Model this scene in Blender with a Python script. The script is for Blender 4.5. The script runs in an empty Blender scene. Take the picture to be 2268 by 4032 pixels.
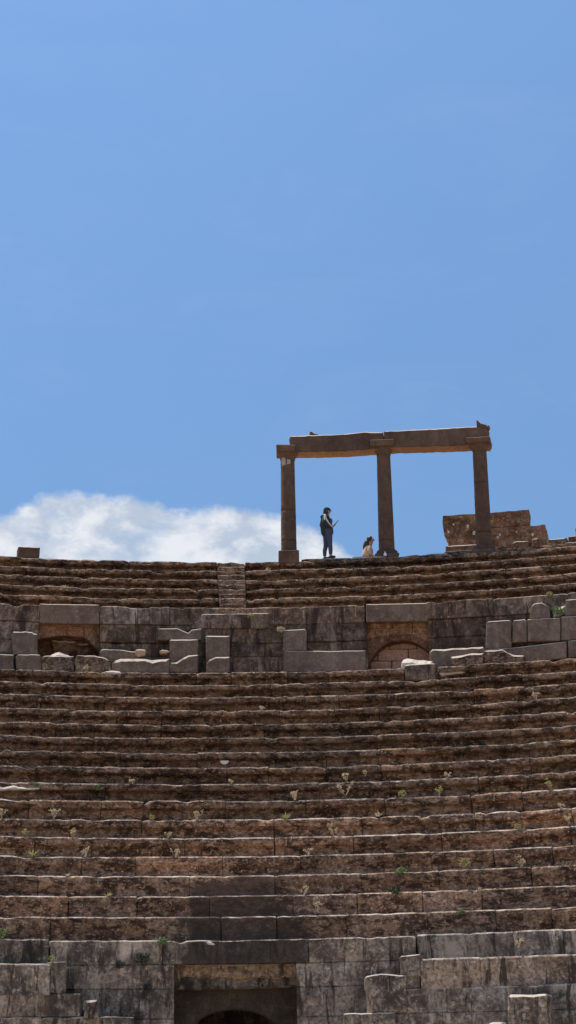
import bpy, bmesh, math, random
from mathutils import Vector, Matrix, noise
PI = math.pi
random.seed(7)
col = bpy.context.scene.collection

# ------------------------------------------------------------------ survey of the theatre
FOC, PITCH, ROLL = 7330.0919, 0.29801, -0.0175          # photo pixels (2268 x 4032)
EYE = 1.7                                               # camera height above the orchestra floor
CX, CY, R0, Z0 = -0.1908, 21.8493, 28.3729, 10.8687 + EYE
T, H, WZ, TW, T2, H2 = 0.74968, 0.50426, 2.05042, 0.99647, 0.68627, 0.46366
DZ = [-.016, -.013, .002, -.006, -.007, .013, .021, .034, .018, .013, -.02, -.023, -.025, -.013, -.007, .009, .016, 0.0]
def RL(k): return R0 - k * T                            # front radius of lower seat row k (0 = edge of the walkway)
def ZL(k): return Z0 - k * H + DZ[k] if k < len(DZ) else Z0 - k * H
RW = R0 + TW                                            # face of the upper podium wall
def RU(j): return RW + (5 - j) * T2                     # upper rows, 0 = edge of the top platform, 5 = wall top
def ZU(j): return Z0 + WZ + (5 - j) * H2
RP, ZP = RU(0), ZU(0)

cp, sp, cr, sr = math.cos(PITCH), math.sin(PITCH), math.cos(ROLL), math.sin(ROLL)
FW = Vector((0, cp, sp))
_R, _U = Vector((1, 0, 0)), Vector((0, -sp, cp))
RT = cr * _R + sr * _U
UP = -sr * _R + cr * _U
CAM = Vector((0, 0, EYE))
def ray(x, y): return (FW + RT * ((x - 1134) / FOC) + UP * ((2016 - y) / FOC))
def at(x, y, rad):                                      # survey point on the cylinder of that radius
    d = ray(x, y); a = d.x * d.x + d.y * d.y
    b = d.x * CX + d.y * CY; c = CX * CX + CY * CY - rad * rad
    s = (b + math.sqrt(max(0, b * b - a * c))) / a
    return CAM + d * s
def proj(p):
    v = p - CAM; d = v.dot(FW)
    return 1134 + FOC * v.dot(RT) / d, 2016 - FOC * v.dot(UP) / d
def th_of(p): return math.atan2(p.x - CX, p.y - CY)
def TH(x, y, rad): return th_of(at(x, y, rad))
def cyl(th, r, z): return Vector((CX + r * math.sin(th), CY + r * math.cos(th), z))
def rnd(a, b): return random.uniform(a, b)
def nz(p, s=1.0, o=0.0): return noise.noise(Vector((p[0] * s + o, p[1] * s - o, p[2] * s + 2 * o)))

# ------------------------------------------------------------------ materials
def newmat(name):
    m = bpy.data.materials.new(name); m.use_nodes = True
    nt = m.node_tree; nt.nodes.clear()
    out = nt.nodes.new('ShaderNodeOutputMaterial')
    return m, nt, out
def nd(nt, t, **kw):
    n = nt.nodes.new(t)
    for k, v in kw.items():
        if k.startswith('i_'): n.inputs[k[2:].replace('_', ' ')].default_value = v
        else: setattr(n, k, v)
    return n
def noise_node(nt, vec, scale, detail=6, rough=.6, dist=0.0):
    n = nd(nt, 'ShaderNodeTexNoise')
    n.inputs['Scale'].default_value = scale; n.inputs['Detail'].default_value = detail
    n.inputs['Roughness'].default_value = rough; n.inputs['Distortion'].default_value = dist
    nt.links.new(vec, n.inputs['Vector']); return n.outputs['Fac']
def mapr(nt, v, a, b, c=0.0, d=1.0, smooth=True):
    n = nd(nt, 'ShaderNodeMapRange'); n.interpolation_type = 'SMOOTHSTEP' if smooth else 'LINEAR'
    nt.links.new(v, n.inputs['Value'])
    for k, x in zip(('From Min', 'From Max', 'To Min', 'To Max'), (a, b, c, d)): n.inputs[k].default_value = x
    return n.outputs['Result']
def mixc(nt, f, a, b, mode='MIX'):
    n = nd(nt, 'ShaderNodeMix', data_type='RGBA', blend_type=mode)
    for s, v in ((n.inputs['Factor'], f), (n.inputs['A'], a), (n.inputs['B'], b)):
        if isinstance(v, bpy.types.NodeSocket): nt.links.new(v, s)
        elif isinstance(v, (int, float)): s.default_value = v
        else: s.default_value = (*v, 1)
    return n.outputs['Result']
def mth(nt, op, a, b=None, clamp=False):
    n = nd(nt, 'ShaderNodeMath', operation=op, use_clamp=clamp)
    for s, v in ((n.inputs[0], a), (n.inputs[1], b)):
        if v is None: continue
        if isinstance(v, bpy.types.NodeSocket): nt.links.new(v, s)
        else: s.default_value = v
    return n.outputs[0]
def scaled(nt, vec, s):
    n = nd(nt, 'ShaderNodeMapping'); n.inputs['Scale'].default_value = s
    nt.links.new(vec, n.inputs['Vector']); return n.outputs['Vector']

def stone(name, dark, mid, pale, lichen=.5, band=0.0, streak=0.0, stainc=(.066, .047, .036), bump=.6, mott=1.0):
    """weathered basalt: per block tint (attribute), patches of patina, lichen specks, drip streaks"""
    m, nt, out = newmat(name)
    tc = nd(nt, 'ShaderNodeTexCoord').outputs['Object']
    at_ = nd(nt, 'ShaderNodeAttribute', attribute_name='tint')
    big = noise_node(nt, tc, .9, 5, .6, .3)
    med = noise_node(nt, tc, 4.5, 8, .68, .4)
    fin = noise_node(nt, tc, 17, 6, .7)
    spk = noise_node(nt, scaled(nt, tc, (1, 1, 1.7)), 9, 7, .72, .6)
    c = mixc(nt, mapr(nt, big, .38, .62), dark, mid)
    c = mixc(nt, mapr(nt, med, .42, .72, 0, mott), c, mixc(nt, .5, mid, pale))
    c = mixc(nt, mapr(nt, fin, .42, .62, 0, .65 * mott), c, [x * .7 for x in dark])
    # lichen and lime specks
    l = mth(nt, 'MULTIPLY', mapr(nt, spk, .56, .66), mapr(nt, med, .38, .62, .25, 1))
    c = mixc(nt, mth(nt, 'MULTIPLY', l, lichen), c, pale)
    if band:                                              # black crust and tan lichen in blotches
        b = noise_node(nt, scaled(nt, tc, (1, 1, 2.4)), 2.6, 9, .74, .25)
        c = mixc(nt, mth(nt, 'MULTIPLY', mapr(nt, b, .49, .56), band), c, [x * .42 for x in dark])
        b2 = noise_node(nt, scaled(nt, tc, (1.0, 1.0, 2.2)), 5.5, 9, .76, .2)
        c = mixc(nt, mth(nt, 'MULTIPLY', mapr(nt, b2, .545, .60), .75), c, [(x + y) * .5 for x, y in zip(mid, pale)])
        b3 = noise_node(nt, tc, 13, 5, .7, .2)
        c = mixc(nt, mth(nt, 'MULTIPLY', mapr(nt, b3, .60, .65), .8), c, pale)
    if streak:
        s0 = noise_node(nt, scaled(nt, tc, (1, 1, .45)), 1.15, 7, .66, .8)
        c = mixc(nt, mth(nt, 'MULTIPLY', mapr(nt, s0, .54, .64), streak * .55), c, pale)
        c = mixc(nt, mth(nt, 'MULTIPLY', mapr(nt, s0, .45, .36), streak * .7), c, [x * .6 for x in dark])
        s = noise_node(nt, scaled(nt, tc, (3.2, 3.2, .5)), 1.6, 7, .7, .7)
        c = mixc(nt, mth(nt, 'MULTIPLY', mapr(nt, s, .52, .62), streak), c, [x * .55 for x in dark])
        s2 = noise_node(nt, scaled(nt, tc, (4.3, 4.3, .6)), 1.9, 7, .7, 1.1)
        c = mixc(nt, mth(nt, 'MULTIPLY', mapr(nt, s2, .6, .68), streak * .8), c, pale)
    st = mth(nt, 'ADD', at_.outputs['Alpha'], mth(nt, 'MULTIPLY', mth(nt, 'SUBTRACT', noise_node(nt, tc, 2.2, 8, .72, .4), .5), 1.5))
    c = mixc(nt, mth(nt, 'MULTIPLY', mapr(nt, st, .28, .56), .80), c, stainc)
    c = mixc(nt, 1.0, c, at_.outputs['Color'], 'MULTIPLY')
    wn = nd(nt, 'ShaderNodeAttribute', attribute_name='sunlit_worn').outputs['Fac']
    c = mixc(nt, mth(nt, 'MULTIPLY', mapr(nt, mth(nt, 'ADD', wn, mth(nt, 'MULTIPLY', mth(nt, 'SUBTRACT', noise_node(nt, tc, 2.3, 7, .75, .3), .5), 2.4)), .38, 1.0), .8), c, (.72, .61, .50))  # direct sun on top edges painted in as pale colour, with some wear
    bs = nd(nt, 'ShaderNodeBsdfPrincipled'); nt.links.new(c, bs.inputs['Base Color'])
    bs.inputs['Roughness'].default_value = .93; bs.inputs['Specular IOR Level'].default_value = .15
    hgt = mth(nt, 'ADD', mth(nt, 'MULTIPLY', med, .6), mth(nt, 'MULTIPLY', fin, .4))
    bp = nd(nt, 'ShaderNodeBump'); bp.inputs['Strength'].default_value = bump; bp.inputs['Distance'].default_value = .05
    nt.links.new(hgt, bp.inputs['Height']); nt.links.new(bp.outputs[0], bs.inputs['Normal'])
    nt.links.new(bs.outputs[0], out.inputs['Surface'])
    return m
def plain(name, c, rough=.8, var=.25, sc=30, trans=0.0, metal=0.0):
    m, nt, out = newmat(name)
    tc = nd(nt, 'ShaderNodeTexCoord').outputs['Object']
    n = noise_node(nt, tc, sc, 4, .6)
    cc = mixc(nt, mapr(nt, n, .3, .7), [x * (1 - var) for x in c], [min(1, x * (1 + var)) for x in c])
    bs = nd(nt, 'ShaderNodeBsdfPrincipled'); nt.links.new(cc, bs.inputs['Base Color'])
    bs.inputs['Roughness'].default_value = rough; bs.inputs['Metallic'].default_value = metal
    if trans:
        tr = nd(nt, 'ShaderNodeBsdfTranslucent'); nt.links.new(cc, tr.inputs['Color'])
        mx = nd(nt, 'ShaderNodeMixShader'); mx.inputs[0].default_value = trans
        nt.links.new(bs.outputs[0], mx.inputs[1]); nt.links.new(tr.outputs[0], mx.inputs[2])
        nt.links.new(mx.outputs[0], out.inputs['Surface'])
    else: nt.links.new(bs.outputs[0], out.inputs['Surface'])
    return m

M = {}
M['seat'] = stone('seat_basalt', (.074, .044, .030), (.255, .155, .098), (.56, .41, .29), lichen=.8, band=.85)
M['wall'] = stone('wall_basalt', (.092, .061, .045), (.215, .144, .101), (.54, .41, .30), lichen=.40, streak=.9)
M['smooth'] = stone('dressed_basalt', (.150, .104, .077), (.225, .157, .116), (.44, .34, .25), lichen=.40, bump=.9, mott=.8, streak=.25)
M['column'] = stone('column_basalt', (.100, .060, .041), (.150, .094, .065), (.34, .25, .18), lichen=.10, bump=.5, streak=.25, mott=.35)
M['red'] = stone('red_masonry', (.42, .215, .145), (.60, .335, .235), (.58, .42, .30), lichen=.2, bump=.6)
M['rubble'] = stone('rubble_masonry', (.150, .074, .043), (.335, .170, .098), (.70, .53, .35), lichen=.5, bump=1.2)
M['lower'] = stone('lower_wall_basalt', (.092, .070, .055), (.36, .270, .200), (.70, .57, .44), lichen=.9, streak=.9, bump=.8)
M['pale'] = stone('pale_limestone', (.62, .53, .42), (.72, .62, .51), (.82, .76, .68), lichen=.3, bump=.8)
M['fresh_lit'] = stone('bounce_lit_red_basalt', (.28, .140, .074), (.38, .205, .115), (.50, .34, .22), lichen=.15, bump=.6)  # bounce light from the gallery floor put into the reddish underside colour
M['plaster'] = stone('old_lime_plaster', (.40, .33, .26), (.50, .42, .34), (.62, .54, .45), lichen=.4)
M['tan'] = stone('tan_stone', (.45, .29, .17), (.58, .40, .24), (.70, .54, .38), lichen=.2)
M['ground'] = stone('dusty_ground', (.40, .31, .22), (.48, .38, .28), (.54, .45, .35), lichen=.2)
M['dry'] = plain('dry_grass', (.52, .43, .28), .8, .3, 20, .35)
M['yellow'] = plain('yellow_green_leaf', (.36, .35, .13), .7, .3, 20, .4)
M['green'] = plain('green_leaf', (.16, .24, .075), .6, .4, 20, .35)
M['dark_green'] = plain('dark_green_leaf', (.035, .055, .022), .6, .4, 20, .2)
M['skin'] = plain('skin', (.40, .225, .155), .55, .06)
M['hair'] = plain('dark_brown_hair', (.035, .020, .014), .5, .3, 60)
M['jacket'] = plain('dark_green_cloth', (.030, .036, .032), .85, .2)
M['stripe'] = plain('white_cloth', (.70, .68, .64), .8, .06)
M['jeans'] = plain('slate_blue_cloth', (.060, .066, .105), .85, .2)
M['cap'] = plain('navy_cloth', (.03, .04, .065), .8, .1)
M['peach'] = plain('tan_cloth', (.66, .45, .30), .85, .15)
M['black'] = plain('black_plastic', (.012, .012, .016), .3, .1)
M['white'] = plain('white_plastic', (.82, .82, .80), .35, .05)
M['paper'] = plain('off_white_scrap', (.78, .70, .60), .8, .1)

# ------------------------------------------------------------------ mesh builder
class MB:
    def __init__(s): s.v = []; s.f = []; s.t = []; s.mi = []; s.smooth = []; s.w = []
    def add(s, vs, fs, tint=(1, 1, 1, 0), mi=0, sm=False, sunlit_worn=None):
        o = len(s.v); s.v += [Vector(v) for v in vs]; s.w += sunlit_worn if sunlit_worn else [0.0] * len(vs)
        s.t += (list(tint) if isinstance(tint, list) else [tint] * len(vs))
        s.f += [[i + o for i in f] for f in fs]; s.mi += [mi] * len(fs); s.smooth += [sm] * len(fs)
    def build(s, name, mats, parent=None, loc=None, recalc=True):
        me = bpy.data.meshes.new(name)
        o = bpy.data.objects.new(name, me); col.objects.link(o)
        if parent is not None:
            o.parent = parent; off = world_loc(parent)
        else:
            off = Vector(loc) if loc is not None else Vector((0, 0, 0)); o.location = off
        me.from_pydata([v - off for v in s.v], [], s.f)
        a = me.attributes.new('tint', 'FLOAT_COLOR', 'POINT')
        a.data.foreach_set('color', [c for t in s.t for c in t])
        a = me.attributes.new('sunlit_worn', 'FLOAT', 'POINT'); a.data.foreach_set('value', s.w)
        for m in (mats if isinstance(mats, (list, tuple)) else [mats]): me.materials.append(m)
        me.polygons.foreach_set('material_index', s.mi)
        me.polygons.foreach_set('use_smooth', s.smooth)
        if recalc:
            bm = bmesh.new(); bm.from_mesh(me); bmesh.ops.recalc_face_normals(bm, faces=bm.faces); bm.to_mesh(me); bm.free()
        me.update(); return o
def world_loc(o):
    l = Vector(o.location)
    while o.parent: o = o.parent; l += Vector(o.location)
    return l
LABELS = {}
def tag(o, label, cat, group=None):
    o['label'] = label; o['category'] = cat
    if group: o['group'] = group
    if label in LABELS: print('DUPLICATE LABEL', label)
    if len(label.replace(',', ' ').split()) > 16: print('LONG', len(label.split()), label)
    LABELS[label] = o
    return o
def thing(name, label, cat, loc, group=None):
    o = bpy.data.objects.new(name, None); col.objects.link(o); o.location = loc; o.empty_display_size = .2
    return tag(o, label, cat, group)
def tint(b=.18, w=.06, warm=0.0, a=0.0, base=1.0):
    k = base * (1 + rnd(-b, b)); q = rnd(-w, w) + warm
    return (k * (1 + q), k, k * (1 - q), a)

# ------------------------------------------------------------------ block sweeps along an arc
def sweep_block(mb, th0, th1, R, zt, prof, seg=.14, bev=.02, tn=(1, 1, 1, 0), amp=.012, chip=.05, seed=0., back=None, stain=None, sm=False, edge_sun=1.0):
    """one stone: profile [(depth, dz)...] from top back round the front to bottom back, swept along an arc"""
    L = (th1 - th0) * R; n = max(2, int(L / seg))
    us = [0.0] + [max(bev * .8, i * L / n) if i else bev * .8 for i in range(n)] + [L - bev * .8, L]
    ebs = (rnd(.25, 1.0) * bev, rnd(.25, 1.0) * bev)
    us = sorted(set(min(max(u, 0), L) for u in us))
    vs, tt, wn = [], [], []
    smax = max(p[0] for p in prof); zmin = min(p[1] for p in prof)
    for i, u in enumerate(us):
        th = th0 + u / R; end = (i == 0 or i == len(us) - 1)
        ce = cyl(th, R, zt)
        drop = max(0.0, nz(ce, 1.1, seed) - .25) * chip * 1.5 + max(0.0, nz(ce, 4.3, seed) - .2) * chip * 1.3 + max(0.0, nz(ce, 2.3, seed + 40) - .42) * chip * 4
        edge = min(u, L - u)
        drop += chip * .9 * max(0.0, 1 - edge / .10) * abs(nz(ce, .7, seed + 5))
        for (s, dz) in prof:
            if end:
                eb = ebs[0 if i == 0 else 1]
                s = s + eb if s < smax * .6 else s
                dz = dz - eb if dz > -bev else dz
            p = cyl(th, R + s, zt + dz)
            if s < smax * .9:
                a = nz(p, 3.1, seed) * amp + nz(p, 9.0, seed) * amp * .7
                s2 = s + a
                w = max(0.0, 1 + dz / .12) if dz > -.12 else 0.0
                z2 = dz + nz(p, 5.0, seed + 3) * amp * .5 * (1 if dz > zmin * .8 else 0) - drop * w
                s2 += drop * .5 * w * (1 if s < .2 else 0)
                p = cyl(th, R + s2, zt + z2)
            vs.append(p)
            a_ = tn[3]
            if stain: a_ = max(a_, stain(p))
            tt.append((tn[0], tn[1], tn[2], a_)); wn.append((1.0 if (-.026 < dz < -.004 and s < .14) else .4 if -.05 < dz < -.004 and s < .12 else 0.0) * edge_sun)  # pale sun line put on the top front edge
    m = len(prof); fs = []
    for i in range(len(us) - 1):
        for j in range(m):
            j2 = (j + 1) % m
            fs.append([i * m + j, (i + 1) * m + j, (i + 1) * m + j2, i * m + j2])
    fs.append(list(range(m))); fs.append([(len(us) - 1) * m + j for j in reversed(range(m))])
    mb.add(vs, fs, tt, 0, sm, wn)

def seat_prof(h, t, k):
    """k=1: overhanging moulded nosing, k=0: plain weathered riser"""
    a = [(t + .3, 0), (.35, 0), (.14, -.002), (.052, -.007), (.028, -.022), (.006, -.044), (0, -.085), (.002, -.14), (.035, -.17),
         (.13, -.185), (.21, -.215), (.24, -.29), (.22, -.38), (.17, -.43), (.15, -h - .03), (t + .3, -h - .03)]
    b = [(t + .3, 0), (.35, 0), (.12, -.001), (.046, -.005), (.026, -.018), (.005, -.038), (0, -.10), (.003, -.16), (.006, -.20),
         (.014, -.24), (.022, -.28), (.026, -.33), (.026, -.39), (.024, -.43), (.02, -h - .03), (t + .3, -h - .03)]
    q = [(k * x[0] + (1 - k) * y[0], k * x[1] + (1 - k) * y[1]) for x, y in zip(a, b)]
    f = h / .5
    return [(s, max(dz, -.43) * f if dz > -.44 else dz) for s, dz in q]
def wall_prof(h, depth, bev=.02):
    n = max(2, int(h / .16))
    return [(depth, 0), (bev * 1.8, 0), (bev * .9, -bev * .7), (0, -bev * 1.6), (0, -bev * 1.6 - .03)] + [(0, -bev * 1.6 - .03 - (h - .03 - 2.6 * bev) * i / n) for i in range(1, n)] + [(0, -h + bev), (bev * 1.5, -h), (depth, -h)]

def arc_row(mb, R, zt, prof, ranges, lens=(.9, 2.1), joints=(), gap=.004, tb=.24, tw=.05, warm=0.0, base=1.0, rj=.022, zj=.014, chip=.05, amp=.012, seed=0., stain=None, bev=.02, vis=.36, edge_sun=1.0):
    for (a, b) in ranges:
        th = a
        while th < b - 1e-4:
            L = rnd(*lens)
            e = th + L / R
            if (b - e) * R < lens[0] * .6: e = b
            jr, jz = rnd(-rj, rj), rnd(-zj, zj)
            pr = [(s + (jr if s < .3 else 0), dz + (jz if dz > -.3 * 1 else 0)) for s, dz in prof]
            mid = (th + e) / 2
            sg = .12 if abs(mid) < vis else .6
            gp = gap * (1 if bev < .01 else random.choice((.4, .5, 1, 2.6)))
            sweep_block(mb, th + gp / R, e - gp / R, R, zt, pr, sg, bev, tint(tb, tw, warm, 0, base), amp, chip, seed + mid * 3, stain=stain, edge_sun=edge_sun)
            th = e

# ------------------------------------------------------------------ flat slabs measured on a tangent plane
def plane_pt(x, y, P, N):
    d = ray(x, y); return CAM + d * ((P - CAM).dot(N) / d.dot(N))
def outline(pts, r, mid=None, yaw=0.0, jit=.012, step=.10, seed=0.0):
    mx = sum(p[0] for p in pts) / len(pts); my = sum(p[1] for p in pts) / len(pts)
    P = at(*(mid or (mx, my)), r); th = th_of(P) + yaw
    N = Vector((math.sin(th), math.cos(th), 0)); E = Vector((math.cos(th), -math.sin(th), 0)); Z = Vector((0, 0, 1))
    q = []
    for p in pts:
        w = plane_pt(p[0], p[1], P, N) - P
        q.append((w.dot(E), w.z))
    out = []
    for i in range(len(q)):
        a, b = q[i], q[(i + 1) % len(q)]
        l = math.hypot(b[0] - a[0], b[1] - a[1]); n = max(1, int(l / step))
        for k in range(n):
            f = k / n; x, z = a[0] + (b[0] - a[0]) * f, a[1] + (b[1] - a[1]) * f
            jx = nz((x * 5, z * 5, seed + 1.3)) * jit; jz = nz((x * 5, z * 5, seed + 9.1)) * jit
            out.append((x + jx, z + jz))
    return out, P, E, N
def extrude(mb, o2, P, E, N, thick, bev=.02, topbev=None, tn=(1, 1, 1, 0), mi=0, rough=.0, seed=0., under=None, edge_sun=1.0):
    n = len(o2); A = sum(o2[i][0] * o2[(i + 1) % n][1] - o2[(i + 1) % n][0] * o2[i][1] for i in range(n))
    if A < 0: o2 = o2[::-1]
    Z = Vector((0, 0, 1)); fr, ou, bk, ups = [], [], [], []
    for i in range(n):
        a, b, c = o2[i - 1], o2[i], o2[(i + 1) % n]
        e1 = Vector((b[0] - a[0], b[1] - a[1])); e2 = Vector((c[0] - b[0], c[1] - b[1]))
        e1.normalize(); e2.normalize()
        no = Vector((e1.y + e2.y, -(e1.x + e2.x)))       # outward for a counter-clockwise outline
        if no.length < 1e-6: no = Vector((e1.y, -e1.x))
        no.normalize()
        bb = bev; ups.append(no.y)
        if topbev and no.y > .55: bb = topbev * (1 + .5 * nz((b[0] * 4, b[1] * 4, seed)))
        fx, fz = b[0] - no.x * bb, b[1] - no.y * bb
        w = P + E * fx + Z * fz
        fr.append(w + N * (nz(w, 5, seed) * rough))
        ou.append(P + E * b[0] + Z * b[1] + N * bb)
        bk.append(P + E * b[0] + Z * b[1] + N * thick)
    cen = sum(fr, Vector()) / n
    fi = [p + (cen - p).normalized() * .008 for p in fr]
    vs = fr + ou + bk + fi
    fs = [list(range(3 * n, 4 * n)), list(range(3 * n - 1, 2 * n - 1, -1))]
    wn = [edge_sun * max(0.0, min(1.0, ups[i] * 1.6 - .5)) for i in range(n)]  # upward edges get the painted sun line
    for i in range(n):
        j = (i + 1) % n
        fs.append([3 * n + i, 3 * n + j, j, i]); fs.append([i, j, n + j, n + i]); fs.append([n + i, n + j, 2 * n + j, 2 * n + i])
    mb.add(vs, fs, tn, mi, False, wn + wn + [0.0] * (2 * n))
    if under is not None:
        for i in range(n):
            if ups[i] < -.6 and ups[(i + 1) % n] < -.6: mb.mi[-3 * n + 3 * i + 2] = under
def slab(mb, pts, r, thick, bev=.024, topbev=None, tn=None, jit=.012, yaw=0., mid=None, mi=0, seed=None, step=.10, under=None, edge_sun=1.0):
    seed = rnd(0, 50) if seed is None else seed
    o2, P, E, N = outline(pts, r, mid, yaw, jit, step, seed)
    extrude(mb, o2, P, E, N, thick, bev, topbev, tn or tint(.1, .03), mi, seed=seed, under=under, edge_sun=edge_sun)
    base = min(o2, key=lambda p: p[1])
    return P + N * thick * .5 + Vector((0, 0, base[1]))
def rect(x0, y0, x1, y1, s=0): return [(x0, y0), (x1, y0 + s), (x1, y1 + s), (x0, y1)]

# ------------------------------------------------------------------ SETTING: ground
mb = MB()
n = 64; vs = [(0, 20, 0)]; fs = []
rings = [8, 20, 45, 90, 200, 600, 2500, 9000]
for r in rings: vs += [(r * math.cos(2 * PI * i / n), 20 + r * math.sin(2 * PI * i / n), 0) for i in range(n)]
fs += [[0, 1 + i, 1 + (i + 1) % n] for i in range(n)]
for k in range(len(rings) - 1):
    a, b = 1 + k * n, 1 + (k + 1) * n
    fs += [[a + i, b + i, b + (i + 1) % n, a + (i + 1) % n] for i in range(n)]
mb.add(vs, fs)
g = mb.build('ground', M['ground']); g['kind'] = 'structure'

# ------------------------------------------------------------------ LOWER SEATING TIER
ARC = .62
def stain_fn(p):                                          # old damp patch on the rows above the doorway
    x, y = proj(p)
    x += 90 * nz(p, .9, 4) + 45 * nz(p, 2.6, 8); y += 50 * nz(p, 1.1, 12)
    a = (x - (750 if y < 3690 else 750 - (y - 3690) * .35)) / 130 + .5
    b = (1120 + max(0, y - 3560) * .6 - x) / 260 + .45; c = (y - 3455) / 60 + .2 + max(0, min(.4, (x - 850) / 300))
    return max(0, min(1, a, b, c)) * .9
lt = thing('seating_tier', 'tall lower tier of brown weathered stone seat rows below the walkway', 'seating tier', cyl(0, RL(8), 0))
for k in range(18):
    h = ZL(k) - (ZL(k + 1) if k < 17 else ZL(17) - .56)
    kk = .95 if k < 9 else max(0.0, .95 - (k - 8) * .17)
    warm = (.02 + (.03 if k >= 10 else 0)) if k < 16 else 0; base = 1.0 if k < 10 else 1.22 if k < 15 else 1.1 if k < 16 else .95
    if k == 16: rg = [(-ARC, TH(197, 3700, RL(16))), (TH(1641, 3676, RL(16)), ARC)]
    elif k == 17: rg = [(-ARC, TH(200, 3780, RL(17))), (TH(1652, 3755, RL(17)), ARC)]
    else: rg = [(-ARC, ARC)]
    if k == 0: rg = [(-ARC, TH(1592, 2650, R0)), (TH(1725, 2650, R0), TH(1850, 2650, R0)), (TH(1850, 2650, R0), ARC)]
    for q in rg:
        m = MB()
        arc_row(m, RL(k), ZL(k), seat_prof(h, T if k else TW, kk), [q], warm=warm, base=base, seed=k * 2.7, stain=stain_fn if k > 12 else None, edge_sun=.45 if k < 9 else .66,
                chip=.06 if k < 11 else .035, zj=.016 if k < 11 else .008, lens=(.9, 2.1) if k else (.8, 1.6))
        m.build('seat_row', M['seat'] if k < 16 else M['lower'], lt)
    if k == 0:
        m = MB()                                            # broken stretches of the walkway edge by the blocked arch
        arc_row(m, R0 + .12, ZL(0) - .10, seat_prof(h - .10, TW, .3), [(TH(1592, 2650, R0), TH(1725, 2650, R0))], lens=(.5, .7), seed=77, chip=.1)
        m.build('broken_edge', M['seat'], lt)
def core(parent, steps, zlow, rback, name='rubble_core'):
    m = MB(); n = 40; prof = []
    for (r, z0, z1) in steps: prof += [(r, z0), (r, z1)]
    prof += [(rback, prof[-1][1]), (rback, zlow), (prof[0][0], zlow)]
    vs = [cyl(-ARC + 2 * ARC * i / n, r, z) for i in range(n + 1) for (r, z) in prof]; k = len(prof)
    fs = [[i * k + j, (i + 1) * k + j, (i + 1) * k + (j + 1) % k, i * k + (j + 1) % k] for i in range(n) for j in range(k)]
    fs += [list(range(k)), [n * k + j for j in range(k)]]
    m.add(vs, fs, (.6, .6, .6, 0)); m.build(name, M['seat'], parent)
core(lt, [(RL(k) + .45, ZL(k) - H - .1, ZL(k) - .06) for k in range(15, -1, -1)], ZL(16) - .55, R0 + TW + .6)

# ------------------------------------------------------------------ UPPER PODIUM WALL
pw = thing('podium_wall', 'dark stained ashlar wall between the two seating tiers with two openings', 'wall', cyl(0, RW, Z0))
XL0, XL1, XR0, XR1 = 151, 393, 1446, 1688
def tW(x, y=2520): return TH(x, y, RW)
ops = [(tW(XL0), tW(XL1)), (tW(XR0), tW(XR1))]
zt0 = Z0 + WZ; mw = MB()
cz = [zt0, zt0 - .50, zt0 - 1.02, zt0 - 1.42, Z0 - .05]
th1a, th1b = tW(155), tW(392); th2a, th2b = tW(1439), tW(1685)
def split(a, b, cuts):
    out = [a]
    for (c, d) in cuts:
        out += [c, d]
    out.append(b); return [(out[i], out[i + 1]) for i in range(0, len(out), 2)]
for i in range(4):
    h = cz[i] - cz[i + 1]
    cuts = [(th1a, th1b), (th2a, th2b)] if i == 0 else ops
    for (a, b) in split(-ARC, ARC, cuts):
        off = [0, .035, .045, .02][i]
        pr = [(s + (off if s < .5 else 0), dz) for s, dz in wall_prof(h, .9 if i else T2 + .3, .018)]
        arc_row(mw, RW, cz[i], pr, [(a, b)], lens=(1.3, 3.0), rj=.03 if i == 0 else .022, zj=.02 if i == 0 else .002, gap=.0015, chip=.07 if i == 0 else .015, tb=.22, tw=.06,
                base=[1.05, .86, .80, .90][i], seed=90 + i * 7, bev=.022 if i == 0 else .003, amp=.022, edge_sun=.5 if i == 0 else 0)
mw.build('wall_face', M['wall'], pw)
# lintels over the openings
for pts in (rect(156, 2377, 391, 2453, 4), rect(1441, 2379, 1684, 2449, -5)):
    m = MB(); slab(m, pts, RW - .05, .75, .02, tn=tint(.03, .02, .03, 0, 1.0), jit=.010); m.build('lintel', M['smooth'], pw)
# left niche: inner lintel, relieving arch, vaulted back
m = MB()
slab(m, [(150, 2458), (262, 2462), (262, 2502), (205, 2506), (150, 2516)], RW + .22, .5, .02, tn=tint(.05, .02, .02, 0, .9))
slab(m, [(263, 2462), (330, 2464), (330, 2508), (263, 2502)], RW + .25, .5, .02, tn=tint(.05, .02, .02, 0, 1.0))
slab(m, [(331, 2464), (396, 2464), (396, 2570), (372, 2548), (350, 2522), (331, 2508)], RW + .23, .5, .02, tn=tint(.05, .02, .02, 0, .8))
slab(m, [(148, 2448), (400, 2454), (400, 2466), (148, 2462)], RW + .14, .6, .02, tn=tint(.05, .02, .03, 0, 1.0))
m.build('inner_lintel', M['rubble'], pw)
m = MB()
slab(m, [(146, 2500), (398, 2500), (398, 2655), (146, 2655)], RW + .72, .3, .02, tn=(.55, .50, .46, 0))
slab(m, [(200, 2520), (300, 2524), (310, 2560), (280, 2580), (215, 2585)], RW + .62, .3, .05, tn=(.60, .55, .5, 0), jit=.04)
slab(m, [(300, 2534), (360, 2532), (385, 2575), (380, 2640), (300, 2640)], RW + .64, .3, .05, tn=(.55, .5, .45, 0), jit=.04)
m.build('niche_back', M['rubble'], pw)
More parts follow.
